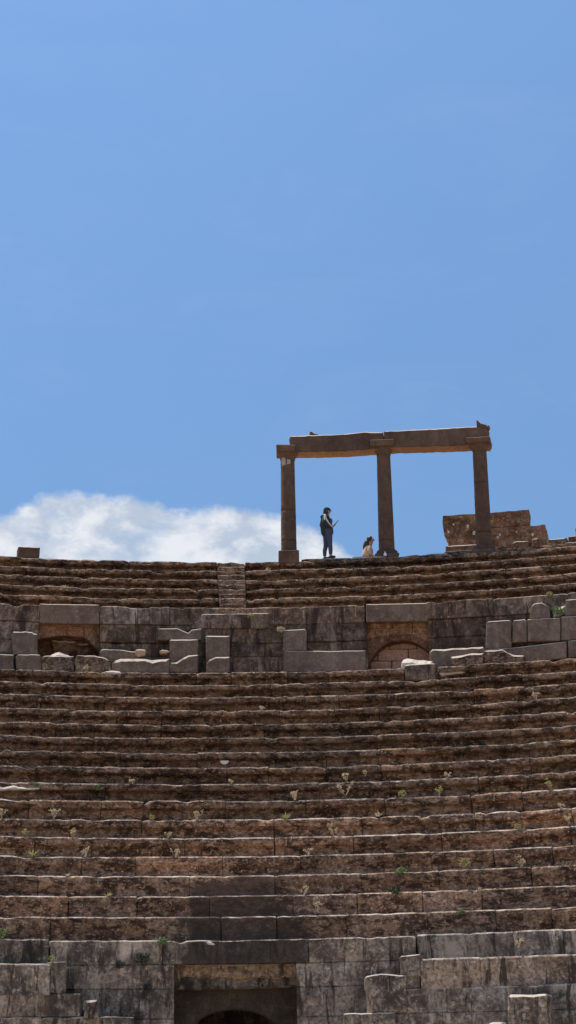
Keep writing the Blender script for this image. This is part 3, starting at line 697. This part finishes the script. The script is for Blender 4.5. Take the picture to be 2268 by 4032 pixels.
block([(109, 3100), (0, 3092), (-40, 3090), (-40, 3104), (40, 3116), (85, 3112), (155, 3106), (152, 3096), (130, 3097)], RL(8) - .05, .3, 'white broken edge of a seat near the left border', 'pale', bev=.015, topbev=.05, jit=.06, group=None, tn=tint(.02, .02, 0, 0, .9))

# ------------------------------------------------------------------ PLANTS
def blade(mb, p, d, L, w, bend, mi=0):
    side = d.cross(Vector((0, 0, 1)))
    side = side.normalized() if side.length > .01 else Vector((1, 0, 0))
    pts = []
    for i in range(5):
        f = i / 4; q = p + Vector((d.x * L * f * (1 + bend * f), d.y * L * f * (1 + bend * f), d.z * L * f * (1 - bend * f * .8)))
        ww = w * (1 - f * .85); pts += [q - side * ww, q + side * ww]
    mb.add(pts, [[2 * i, 2 * i + 1, 2 * i + 3, 2 * i + 2] for i in range(4)], (1, 1, 1, 0), mi)
def leaf(mb, p, d, L, w, mi=0):
    u = d.cross(Vector((rnd(-1, 1), rnd(-1, 1), rnd(-1, 1)))).normalized()
    n = d.cross(u) * .15 * L
    mb.add([p, p + d * L * .5 + u * w + n, p + d * L, p + d * L * .5 - u * w + n], [[0, 1, 2, 3]], (1, 1, 1, 0), mi)
def rdir(zmin=.2):
    while True:
        v = Vector((rnd(-1, 1), rnd(-1, 1), rnd(zmin, 1)))
        if .1 < v.length < 1: return v.normalized()
def plant(kind, base, h, mat):
    mb = MB()
    if kind == 'grass':
        for i in range(26):
            d = rdir(.35); blade(mb, base + Vector((rnd(-.03, .03), rnd(-.03, .03), -.01)), d, h * rnd(.6, 1.15), .010, rnd(.1, .5))
    elif kind == 'sprig':
        for i in range(5):
            d = (Vector((rnd(-.6, .6), rnd(-.6, .6), 1))).normalized(); L = h * rnd(.55, 1.0)
            b = base + Vector((rnd(-.02, .02), rnd(-.02, .02), -.01)); blade(mb, b, d, L, .009, .1)
            for k in range(7): leaf(mb, b + d * L * rnd(.35, 1), rdir(-.3), h * rnd(.10, .2), .016)
            for k in range(5): leaf(mb, b + d * L * rnd(.88, 1.05), rdir(-.5), .05, .022)
    else:
        for i in range(90):
            o = Vector((rnd(-1, 1), rnd(-1, .3), rnd(-.6, 1)))
            if o.length > 1: o.normalize()
            leaf(mb, base + Vector((o.x * h * .6, o.y * h * .4, h * .4 + o.z * h * .55)), rdir(-.4), h * rnd(.18, .34), h * .09)
        for i in range(5): blade(mb, base, rdir(.3), h * .7, .008, .1)
    return mb.build('wild_plant', M[mat], None, base, recalc=False)
ORD = ['walkway', 'first', 'second', 'third', 'fourth', 'fifth', 'sixth', 'seventh', 'eighth', 'ninth', 'tenth', 'eleventh', 'twelfth', 'thirteenth', 'fourteenth', 'fifteenth', 'sixteenth', 'lowest']
def side(x):
    for lim, t in ((60, 'at the left border'), (150, 'near the left border'), (245, 'under the left niche'), (400, 'just right of left niche'), (560, 'below curved top block'),
                   (690, 'below paired slabs'), (800, 'slightly left of stairs'), (1000, 'below the stairs'), (1180, 'below left column'), (1240, 'right of left column'),
                   (1340, 'below standing woman'), (1420, 'left of middle column'), (1540, 'below middle column'), (1620, 'below blocked arch'), (1760, 'right of blocked arch'),
                   (1860, 'left of right column'), (2000, 'below right column'), (2080, 'below ruined wall'), (2180, 'below ruined wall edge'), (2400, 'near the right border')):
        if x < lim: return t
KINDW = {'grass': 'spreading tuft', 'sprig': 'upright sprig', 'leafy': 'leafy clump'}
MATW = {'dry': 'dry straw', 'yellow': 'yellow green', 'green': 'bright green', 'dark_green': 'dark green'}
PL = [  # x, y of the foot, height in photo pixels, kind, material
 (1365, 3078, 45, 'sprig', 'dry'), (1357, 3133, 70, 'sprig', 'dry'), (1161, 3146, 45, 'sprig', 'dry'), (1729, 3128, 45, 'sprig', 'yellow'), (1584, 3140, 30, 'leafy', 'yellow'),
 (2171, 3110, 60, 'sprig', 'yellow'), (2108, 2749, 40, 'sprig', 'dry'), (1314, 3284, 60, 'sprig', 'dry'), (1490, 3210, 45, 'grass', 'dry'), (2038, 3262, 25, 'leafy', 'yellow'),
 (1212, 3366, 35, 'sprig', 'dry'), (1580, 3452, 45, 'leafy', 'green'), (1830, 3412, 40, 'leafy', 'yellow'), (2053, 3412, 60, 'sprig', 'dry'), (1197, 3515, 40, 'sprig', 'dry'),
 (1251, 3590, 55, 'sprig', 'dry'), (1560, 3522, 40, 'leafy', 'dark_green'), (1818, 3605, 28, 'leafy', 'green'), (2241, 3240, 45, 'sprig', 'dry'), (2210, 3177, 30, 'sprig', 'dry'),
 (8, 3220, 60, 'sprig', 'dry'), (211, 3222, 55, 'sprig', 'dry'), (285, 3294, 48, 'sprig', 'dry'), (104, 3294, 40, 'sprig', 'yellow'), (129, 3369, 48, 'grass', 'yellow'), (336, 3369, 50, 'sprig', 'dry'),
 (661, 3297, 30, 'sprig', 'dry'), (599, 3228, 22, 'leafy', 'yellow'), (775, 3226, 48, 'sprig', 'dry'), (1126, 3225, 45, 'grass', 'yellow'), (692, 3372, 40, 'sprig', 'dry'), (426, 3526, 32, 'grass', 'yellow'),
 (144, 3105, 30, 'leafy', 'green'), (380, 3112, 26, 'leafy', 'green'), (266, 3444, 20, 'grass', 'dry'), (340, 2640, 28, 'sprig', 'dry'), (1440, 3055, 26, 'sprig', 'dry'),
 (4, 3700, 50, 'leafy', 'green'), (638, 3722, 36, 'leafy', 'green'), (2042, 3730, 40, 'sprig', 'dry'), (203, 3782, 22, 'leafy', 'yellow'), (1646, 3790, 24, 'leafy', 'green'), (910, 3084, 22, 'sprig', 'dry'), (1885, 3520, 26, 'sprig', 'dry'),
 (1030, 2787, 26, 'sprig', 'dry'), (1760, 3060, 30, 'sprig', 'dry'), (520, 3085, 24, 'sprig', 'dry')]
for (x, y, hp, kind, mat) in PL:
    best = None
    for k in range(0, 18):
        th = TH(x, y, RL(k)); q = proj(cyl(th, RL(k) + .04, ZL(k)))
        if best is None or abs(q[1] - y) < best[0]: best = (abs(q[1] - y), k, q[1])
    k = best[1]; rr = RL(k) + .05
    hang = best[0] > 9 or kind == 'leafy' and y > 3700
    if hang: b = at(x, y, RL(k) + .02); b = b
    else:
        p = at(x, best[2], rr); b = cyl(th_of(p), rr, ZL(k) - .005)
    pxm = FOC / ((b - CAM).dot(FW)) * .97
    o = plant(kind, b, hp / pxm * .84, mat)
    where = ('on the walkway edge' if k == 0 else 'on %s seat row below walkway' % ORD[k]) if not hang else 'in face of %s row below walkway' % ORD[k]
    tag(o, '%s %s %s, %s' % (MATW[mat], KINDW[kind], where, side(x)), 'weed', 'weeds in the seat joints')
for (x, y, r, hp, kind, mat, lab) in (
 (963, 2322, RU(2) + .1, 28, 'leafy', 'yellow', 'bright yellow green weed halfway up the right side of the stairs'),
 (965, 2390, RU(4) + .1, 26, 'grass', 'yellow', 'yellow green weed near the foot of the stairs on their right side'),
 (986, 2436, RW - .1, 22, 'leafy', 'yellow', 'small yellow weed in the wall joint just below the foot of the stairs'),
 (2163, 2352, RU(5) + .06, 22, 'leafy', 'yellow', 'yellowish bushy weed on the wall top at the right'),
 (2196, 2424, RW - .12, 36, 'leafy', 'green', 'green weed growing among the rubble in the right wall gap'),
 (249, 2330, RU(3) + .0, 26, 'leafy', 'dry', 'straw coloured weed in the upper seat rows above the left niche'),
 (1106, 2490, RW - .12, 24, 'leafy', 'dry', 'straw coloured weed on the wall joint left of the grey facing block'),
 (1055, 2256, RU(1) + .1, 20, 'leafy', 'dry', 'pale withered weed on the upper rows near the head of the stairs'),
 (560, 3797, R16 - .02, 44, 'leafy', 'dark_green', 'dark green moss clump on the wall left of the doorway, the higher one'),
 (470, 3815, R16 - .02, 32, 'leafy', 'dark_green', 'dark green moss clump on the wall left of the doorway, the leftmost'),
 (583, 3900, R16 - .02, 26, 'leafy', 'dark_green', 'dark green moss clump beside the doorway jamb, the lowest')):
    b = at(x, y, r); o = plant(kind, b, hp / (FOC / ((b - CAM).dot(FW))), mat); tag(o, lab, 'weed', None)

# ------------------------------------------------------------------ SMALL ITEMS
def disc_scrap():
    m = MB(); b = at(884, 3012, RL(6) + .05); n = 14
    th = th_of(b); N = Vector((math.sin(th), math.cos(th), 0)); E = Vector((math.cos(th), -math.sin(th), 0))
    r = .105; pts = [(r * math.cos(PI + PI * i / n), r * math.sin(PI + PI * i / n) * .9) for i in range(n + 1)]
    f = [b + E * x + Vector((0, 0, z + r)) - N * .02 for x, z in pts]; k = [p + N * .03 for p in f]
    k2 = len(f); m.add(f + k, [list(range(k2)), list(range(2 * k2 - 1, k2 - 1, -1))] + [[i, (i + 1) % k2, k2 + (i + 1) % k2, k2 + i] for i in range(k2)])
    tag(m.build('bowl_fragment', M['paper'], None, b), 'white half round bowl fragment on a dark seat row below the stairs', 'litter')
disc_scrap()
# small white bottle by the foot of the middle column
bb = at(1517, 2201, RP + .12); bb.z = ZS
root = thing('bottle', 'small white plastic bottle standing on the ledge in front of the middle column', 'bottle', bb)
m = MB(); lathe(m, bb, [(.044, 0), (.048, .012), (.047, .06), (.036, .085), (.020, .105), (.016, .118)], 20, amp=0); m.build('body', M['white'], root)
m = MB(); lathe(m, bb, [(.018, .112), (.018, .135), (.015, .138)], 16, amp=0); m.build('bottle_cap', M['stripe'], root)

# ------------------------------------------------------------------ PEOPLE
def skin(name, pts, edges, rad, mat, parent, sub=2, root_i=0):
    """continuous figure grown over a joint skeleton, baked to a mesh"""
    off = world_loc(parent)
    me = bpy.data.meshes.new('skeleton'); me.from_pydata([Vector(p) for p in pts], edges, []); me.update()
    o = bpy.data.objects.new('skeleton', me); col.objects.link(o)
    o.modifiers.new('Skin', 'SKIN'); s = o.modifiers.new('Sub', 'SUBSURF'); s.levels = sub; s.render_levels = sub
    for i, r in enumerate(rad):
        r = r if isinstance(r, tuple) else (r, r)
        me.skin_vertices[0].data[i].radius = r
    me.skin_vertices[0].data[root_i].use_root = True
    dg = bpy.context.evaluated_depsgraph_get(); dg.update()
    bm_ = bpy.data.meshes.new_from_object(o.evaluated_get(dg)); bm_.name = name
    bpy.data.objects.remove(o); bpy.data.meshes.remove(me)
    bm_.materials.clear(); bm_.materials.append(mat)
    for p in bm_.polygons: p.use_smooth = True
    r = bpy.data.objects.new(name, bm_); col.objects.link(r); r.parent = parent
    return r
def blob(name, parent, c, rx, ry, rz, mat, fn=None, seg=20, rings=14):
    vs, fs = [], []
    for i in range(rings + 1):
        a = -PI / 2 + PI * i / rings
        for j in range(seg):
            b = 2 * PI * j / seg
            v = Vector((rx * math.cos(a) * math.cos(b), ry * math.cos(a) * math.sin(b), rz * math.sin(a)))
            vs.append(Vector(c) + (fn(v) if fn else v))
    fs = [[i * seg + j, i * seg + (j + 1) % seg, (i + 1) * seg + (j + 1) % seg, (i + 1) * seg + j] for i in range(rings) for j in range(seg)]
    m = MB(); off = world_loc(parent); m.add([v + off for v in vs], fs, (1, 1, 1, 0), 0, True); return m.build(name, mat, parent)
def hand_chain(pts, edges, rad, wrist_i, wrist, d, up, side):
    """palm and five fingers of unequal length, half closed"""
    pi = len(pts); pts.append(wrist + d * .045); edges.append((wrist_i, pi)); rad.append((.030, .018))
    for k, L in enumerate((.065, .075, .07, .055)):
        o = side * (.022 - .015 * k); a = len(pts)
        pts.append(wrist + d * .085 + o); pts.append(wrist + d * (.085 + L * .55) + o + up * .012); pts.append(wrist + d * (.085 + L * .75) + o + up * .038)
        edges += [(pi, a), (a, a + 1), (a + 1, a + 2)]; rad += [.010, .009, .0075]
    a = len(pts); pts.append(wrist + d * .05 + side * .040 + up * .012); pts.append(wrist + d * .085 + side * .048 + up * .03)
    edges += [(pi, a), (a, a + 1)]; rad += [.011, .009]

# --- standing woman: faces right, both hands at a phone
wp = at(1292, 2196, RP + .22); wp.z = ZS
W = thing('person', 'standing woman in cap, dark green jacket and slate jeans looking at her phone', 'person', wp)
V = Vector
P = [V((-.01, 0, .88)), V((-.03, 0, 1.05)), V((-.045, 0, 1.24)), V((-.02, 0, 1.36)), V((.005, 0, 1.42)), V((.02, 0, 1.50)), V((.02, 0, 1.565))]
Ed = [(0, 1), (1, 2), (2, 3), (3, 4), (4, 5), (5, 6)]; Rd = [(.13, .15), (.11, .13), (.115, .15), (.055, .06), (.05, .05), (.138, .112), (.112, .098)]
def limb(a, chain, radii):
    i = a
    for c, r in zip(chain, radii):
        P.append(V(c)); Ed.append((i, len(P) - 1)); Rd.append(r); i = len(P) - 1
    return i
limb(0, [(.03, -.085, .80), (.065, -.085, .44), (.075, -.085, .26), (.075, -.085, .07), (.135, -.095, .03), (.20, -.10, .025)], [.095, .062, .058, .036, .034, .025])
limb(0, [(-.03, .085, .80), (-.05, .075, .44), (-.095, .075, .26), (-.10, .075, .07), (-.04, .08, .03), (.02, .085, .025)], [.092, .060, .056, .036, .034, .025])
wr = limb(3, [(-.05, -.15, 1.33), (-.10, -.21, 1.08), (.02, -.19, 1.00), (.16, -.12, 1.00)], [.055, .046, .040, .026])
wl = limb(3, [(-.05, .15, 1.33), (-.16, .22, 1.10), (.02, .16, 1.02), (.17, -.02, 1.02)], [.055, .046, .040, .026])
hand_chain(P, Ed, Rd, wr, V((.16, -.12, 1.00)), V((.75, .25, .6)).normalized(), V((-.5, .5, .6)).normalized(), V((.2, -.9, .1)).normalized())
hand_chain(P, Ed, Rd, wl, V((.17, -.02, 1.02)), V((.75, -.15, .6)).normalized(), V((-.5, -.4, .6)).normalized(), V((.2, .9, .1)).normalized())
P.append(V((.072, 0, 1.445))); Ed.append((5, len(P) - 1)); Rd.append((.034, .03))
skin('body', P, Ed, Rd, M['skin'], W)
def face(parent, c):
    for nm, q, r in (('nose', (.090, 0, -.010), (.018, .013, .024)), ('ear', (0.0, -.078, -.01), (.018, .012, .03)), ('ear', (0.0, .078, -.01), (.018, .012, .03))):
        blob(nm, parent, Vector(c) + Vector(q), r[0], r[1], r[2], M['skin'], None, 10, 6)
face(W, (.025, 0, 1.52))
P2 = [V((.0, 0, .70)), V((-.012, 0, .92)), V((-.05, 0, 1.18)), V((-.05, 0, 1.335)), V((-.02, 0, 1.395))]
E2 = [(0, 1), (1, 2), (2, 3), (3, 4)]; R2 = [(.215, .22), (.205, .21), (.175, .20), (.115, .14), (.07, .08)]
P, Ed, Rd = P2, E2, R2
limb(3, [(-.06, -.165, 1.325), (-.12, -.225, 1.07), (.02, -.20, .985), (.145, -.125, .99)], [.085, .078, .066, .045])
limb(3, [(-.06, .165, 1.325), (-.20, .24, 1.12), (.02, .17, 1.01), (.15, -.01, 1.01)], [.085, .078, .066, .045])
jk = skin('jacket', P, Ed, Rd, M['jacket'], W)
blob('hood', W, (-.125, 0, 1.345), .085, .12, .06, M['jacket'])
P = [V((-.012, 0, 1.0)), V((-.012, 0, .86))]; Ed = [(0, 1)]; Rd = [(.15, .165), (.175, .19)]
limb(1, [(.035, -.09, .78), (.065, -.088, .45), (.078, -.086, .27), (.078, -.085, .085)], [.125, .078, .072, .054])
limb(1, [(-.035, .09, .78), (-.055, .078, .45), (-.10, .076, .27), (-.10, .075, .085)], [.120, .076, .070, .054])
skin('jeans', P, Ed, Rd, M['jeans'], W)
for (x, y) in ((.085, -.09), (-.09, .078)):
    blob('shoe', W, (x + .035, y, .038), .115, .046, .052, M['black'], lambda v: Vector((v.x, v.y, max(v.z, -.036))))
def hairfn(v): return Vector((v.x - (.02 if v.z < -.02 else 0), v.y, v.z))
blob('hair', W, (-.012, 0, 1.53), .105, .098, .115, M['hair'], lambda v: Vector((min(v.x, .045 + max(0, v.z) * .5), v.y, v.z)))
P = [V((-.06, 0, 1.50)), V((-.06, -.05, 1.40)), V((-.01, -.115, 1.31)), V((.03, -.135, 1.18))]; Ed = [(0, 1), (1, 2), (2, 3)]; Rd = [(.085, .095), (.08, .09), (.055, .06), (.02, .03)]
skin('long_hair', P, Ed, Rd, M['hair'], W)
cap = blob('cap', W, (.0, 0, 1.575), .108, .098, .075, M['cap'], lambda v: Vector((v.x, v.y, max(v.z, -.015))))
m = MB(); o_ = world_loc(W)
ns = 10; vs = []
for zz in (.006, -.006):
    for i in range(ns + 1):
        a = -PI / 2 + PI * i / ns; vs.append(o_ + Vector((.078, 0, 1.572)) + Vector((.052 * math.cos(a), .07 * math.sin(a), zz - .02 * math.cos(a))))
k = ns + 1
m.add(vs, [list(range(k)), list(range(2 * k - 1, k - 1, -1))] + [[i, (i + 1) % k, k + (i + 1) % k, k + i] for i in range(k)])
m.build('cap_brim', M['cap'], cap)
def strap(pl, w=.024, t=.012):
    m = MB(); o_ = world_loc(W); n = 10; vs = []
    for p in pl:
        for i in range(n):
            a = 2 * PI * i / n; vs.append(o_ + Vector(p) + Vector((w * math.cos(a), t * math.sin(a), 0)))
    fs = [[k * n + i, k * n + (i + 1) % n, (k + 1) * n + (i + 1) % n, (k + 1) * n + i] for k in range(len(pl) - 1) for i in range(n)]
    m.add(vs, fs, (1, 1, 1, 0), 0, True); m.build('stripe', M['stripe'], jk)
strap([(-.13, -.13, 1.405), (-.08, -.225, 1.36), (-.06, -.262, 1.26), (-.015, -.275, 1.16), (.03, -.268, 1.08), (.10, -.225, 1.01), (.145, -.18, .965)])
strap([(-.085, -.25, 1.34), (-.09, -.288, 1.24), (-.085, -.30, 1.16)], .018)
blob('scarf', W, (.105, -.02, 1.20), .06, .10, .09, plain('blue_grey_scarf', (.08, .11, .16), .85), None)
# phone held out in front
ph = wp + Vector((.275, -.07, 1.125)); m = MB()
ax = Vector((.62, 0, .78)).normalized(); ay = Vector((0, 1, 0)); an = ax.cross(ay)
def obox(mb, c, a, b, n, ha, hb, hn, tn=(1, 1, 1, 0)):
    vs = [c + a * (x * ha) + b * (y * hb) + n * (z * hn) for z in (-1, 1) for x, y in ((-1, -.8), (-.9, -1), (.9, -1), (1, -.8), (1, .8), (.9, 1), (-.9, 1), (-1, .8))]
    mb.add(vs, [list(range(8))[::-1], list(range(8, 16))] + [[i, (i + 1) % 8, 8 + (i + 1) % 8, 8 + i] for i in range(8)], tn)
obox(m, ph, ax, ay, an, .095, .042, .008)
tag(m.build('phone', M['black'], None, ph), 'dark phone held up by the standing woman', 'phone')

# --- seated woman: behind the ledge left of the middle column, facing right
sp_ = at(1459, 2196, RP + .95); sp_.z = ZS
dz = -.0
S = thing('person', 'seated woman with long dark hair, sunglasses and tan top by the middle column', 'person', sp_)
tz = at(1467, 2111, RP + .95).z - sp_.z                    # crown height above the floor she sits on
k = tz - .12; sh = k - .235
P = [V((-.10, 0, .11)), V((-.10, 0, .30)), V((-.06, 0, sh - .12)), V((-.03, 0, sh)), V((.005, 0, sh + .07)), V((.03, 0, k - .02)), V((.03, 0, k + .04))]
Ed = [(0, 1), (1, 2), (2, 3), (3, 4), (4, 5), (5, 6)]; Rd = [(.13, .15), (.11, .13), (.11, .145), (.055, .06), (.05, .05), (.138, .112), (.112, .098)]
limb(0, [(.0, -.10, .11), (.30, -.16, .13), (.50, -.10, .06), (.62, -.02, .04), (.70, .02, .05)], [.085, .062, .052, .036, .026])
limb(0, [(.0, .10, .11), (.32, .14, .22), (.52, .16, .08), (.60, .18, .04), (.70, .20, .04)], [.085, .062, .052, .036, .026])
wr = limb(3, [(-.03, -.15, sh - .03), (-.04, -.20, sh - .27), (.10, -.17, sh - .36)], [.048, .040, .026])
wl = limb(3, [(-.03, .15, sh - .03), (.0, .20, sh - .27), (.12, .12, sh - .36)], [.048, .040, .026])
hand_chain(P, Ed, Rd, wr, V((.10, -.17, sh - .36)), V((.9, .2, .1)).normalized(), V((0, .2, .9)).normalized(), V((0, -.9, .1)).normalized())
hand_chain(P, Ed, Rd, wl, V((.12, .12, sh - .36)), V((.9, -.2, .1)).normalized(), V((0, -.2, .9)).normalized(), V((0, .9, .1)).normalized())
P.append(V((.082, 0, k - .075))); Ed.append((5, len(P) - 1)); Rd.append((.034, .03))
skin('body', P, Ed, Rd, M['skin'], S)
face(S, (.035, 0, k))
P = [V((-.10, 0, .14)), V((-.10, 0, .32)), V((-.055, 0, sh - .13)), V((-.04, 0, sh - .015))]; Ed = [(0, 1), (1, 2), (2, 3)]; Rd = [(.19, .21), (.175, .19), (.185, .195), (.115, .13)]
limb(3, [(-.035, -.155, sh - .035), (-.045, -.195, sh - .20), (.04, -.185, sh - .31)], [.074, .066, .052])
limb(3, [(-.035, .155, sh - .035), (-.02, .195, sh - .20), (.06, .15, sh - .31)], [.082, .076, .062])
skin('top', P, Ed, Rd, M['peach'], S)
P = [V((-.10, 0, .11))]; Ed = []; Rd = [(.15, .17)]
limb(0, [(.02, -.10, .115), (.30, -.16, .135), (.50, -.10, .07)], [.10, .075, .058]); limb(0, [(.02, .10, .115), (.32, .14, .22), (.52, .16, .09)], [.10, .075, .058])
skin('trousers', P, Ed, Rd, M['jeans'], S)
blob('hair', S, (-.002, 0, k + .018), .105, .098, .110, M['hair'], lambda v: Vector((min(v.x, .045 + max(0, v.z) * .5), v.y, v.z)))
P = [V((-.05, 0, k)), V((-.11, -.01, k - .12)), V((-.165, -.02, k - .25)), V((-.20, -.02, k - .34))]; Ed = [(0, 1), (1, 2), (2, 3)]; Rd = [(.085, .095), (.07, .10), (.055, .085), (.02, .035)]
skin('long_hair', P, Ed, Rd, M['hair'], S)
m = MB(); o_ = world_loc(S)
for y in (-.035, .035): obox(m, o_ + Vector((.106, y, k + .012)), Vector((0, 1, 0)), Vector((0, 0, 1)), Vector((1, 0, 0)), .032, .024, .006)
obox(m, o_ + Vector((.06, -.082, k + .018)), Vector((1, 0, 0)), Vector((0, 0, 1)), Vector((0, 1, 0)), .06, .008, .004)
obox(m, o_ + Vector((.06, .082, k + .018)), Vector((1, 0, 0)), Vector((0, 0, 1)), Vector((0, 1, 0)), .06, .008, .004)
m.build('sunglasses', M['black'], S)

# ------------------------------------------------------------------ CAMERA, SUN, SKY
cam = bpy.data.cameras.new('camera'); co = bpy.data.objects.new('camera', cam); col.objects.link(co)
co.matrix_world = Matrix(((RT.x, UP.x, -FW.x, CAM.x), (RT.y, UP.y, -FW.y, CAM.y), (RT.z, UP.z, -FW.z, CAM.z), (0, 0, 0, 1)))
cam.sensor_fit = 'VERTICAL'; cam.sensor_height = 36.0; cam.lens = FOC / 4032 * 36.0
cam.clip_start = .1; cam.clip_end = 20000
bpy.context.scene.camera = co
SUN_EL, SUN_AZ = math.radians(71), math.radians(-62)       # azimuth from +Y (behind the theatre) towards +X
sd = Vector((math.sin(SUN_AZ) * math.cos(SUN_EL), math.cos(SUN_AZ) * math.cos(SUN_EL), math.sin(SUN_EL)))
sl = bpy.data.lights.new('sun', 'SUN'); sl.energy = 5.0; sl.angle = math.radians(.5); sl.color = (1, .93, .82)
so = bpy.data.objects.new('sun', sl); col.objects.link(so); so.location = (0, 0, 60)
so.rotation_euler = (-sd).to_track_quat('-Z', 'Y').to_euler()

w = bpy.data.worlds.new('World'); bpy.context.scene.world = w; w.use_nodes = True
nt = w.node_tree; nt.nodes.clear()
out = nd(nt, 'ShaderNodeOutputWorld'); bg = nd(nt, 'ShaderNodeBackground')
sky = nd(nt, 'ShaderNodeTexSky', sky_type='NISHITA'); sky.sun_disc = False
sky.sun_elevation = SUN_EL; sky.sun_rotation = SUN_AZ; sky.altitude = 850; sky.air_density = 1.0; sky.dust_density = .3; sky.ozone_density = 1.0
bg.inputs['Strength'].default_value = .12
# a bank of cumulus low over the rim, described by compass bearing and elevation
tc = nd(nt, 'ShaderNodeTexCoord').outputs['Generated']
sx = nd(nt, 'ShaderNodeSeparateXYZ'); nt.links.new(tc, sx.inputs[0])
azm = mth(nt, 'ARCTAN2', sx.outputs[0], sx.outputs[1]); elv = mth(nt, 'ARCSINE', sx.outputs[2])
TOP = [(-900, 2080), (-500, 1990), (-250, 2040), (0, 2028), (60, 1992), (150, 1958), (250, 1938), (330, 1938), (450, 1950), (560, 1966), (650, 1986), (720, 1998), (770, 2000), (800, 1994), (880, 1994),
       (960, 2004), (1050, 2018), (1120, 2036), (1200, 2066), (1300, 2104), (1370, 2160), (1430, 2230), (1600, 2300), (3000, 2330)]
pts = []
for x, y in TOP:
    d = ray(x, y).normalized(); pts.append((math.atan2(d.x, d.y), math.asin(d.z)))
a0, a1 = pts[0][0], pts[-1][0]
e0, e1 = .20, .34
fc = nd(nt, 'ShaderNodeFloatCurve'); cu = fc.mapping.curves[0]
nx = [((a - a0) / (a1 - a0), (e - e0) / (e1 - e0)) for a, e in pts]
cu.points[0].location = nx[0]; cu.points[-1].location = nx[-1]
for p in nx[1:-1]: cu.points.new(*p)
fc.mapping.update()
nt.links.new(mapr(nt, azm, a0, a1, 0, 1, False), fc.inputs['Value'])
topel = mapr(nt, fc.outputs[0], 0, 1, e0, e1, False)
cv = nd(nt, 'ShaderNodeCombineXYZ'); nt.links.new(azm, cv.inputs[0]); nt.links.new(mth(nt, 'MULTIPLY', elv, 1.5), cv.inputs[1])
n1 = noise_node(nt, cv.outputs[0], 42, 10, .60, .15); n2 = noise_node(nt, cv.outputs[0], 17, 8, .58, .2); n3 = noise_node(nt, cv.outputs[0], 95, 8, .6, .3)
dep = mth(nt, 'SUBTRACT', topel, elv)                     # depth below the cloud top, radians
dep = mth(nt, 'ADD', dep, mth(nt, 'MULTIPLY', mth(nt, 'SUBTRACT', n1, .5), .013))
dep = mth(nt, 'ADD', dep, mth(nt, 'MULTIPLY', mth(nt, 'SUBTRACT', n3, .5), .008))
dens = mapr(nt, dep, -.0015, .0065)
hole = mapr(nt, mth(nt, 'ADD', mth(nt, 'MULTIPLY', n2, .7), mth(nt, 'MULTIPLY', n1, .3)), .36, .50, .72, .98)
dens = mth(nt, 'MULTIPLY', dens, hole)
skyc = nd(nt, 'ShaderNodeHueSaturation'); nt.links.new(sky.outputs[0], skyc.inputs['Color'])
skyc.inputs['Saturation'].default_value = 1.0; skyc.inputs['Value'].default_value = 1.0
high = mixc(nt, mapr(nt, elv, .24, .62, 0, 1, False), (.74, .92, 1.06), (1.36, 1.58, 1.66))
n4 = noise_node(nt, cv.outputs[0], 24, 9, .60, .2)
cl = mixc(nt, mapr(nt, n4, .40, .60), (4.1, 4.8, 5.9), (6.9, 7.1, 7.5))
wsp = noise_node(nt, scaled(nt, cv.outputs[0], (1, 2.2, 1)), 7, 8, .62, .6)
dens = mth(nt, 'MAXIMUM', dens, mth(nt, 'MULTIPLY', mapr(nt, wsp, .42, .80), .045))
res = mixc(nt, dens, mixc(nt, 1.0, skyc.outputs[0], high, 'MULTIPLY'), cl)
nt.links.new(res, bg.inputs['Color']); nt.links.new(bg.outputs[0], out.inputs['Surface'])

sc = bpy.context.scene
sc.view_settings.view_transform = 'Standard'; sc.view_settings.look = 'None'; sc.view_settings.gamma = 1; sc.view_settings.exposure = 0.0
sc.render.engine = 'CYCLES'; sc.cycles.max_bounces = 6; sc.cycles.use_denoising = True
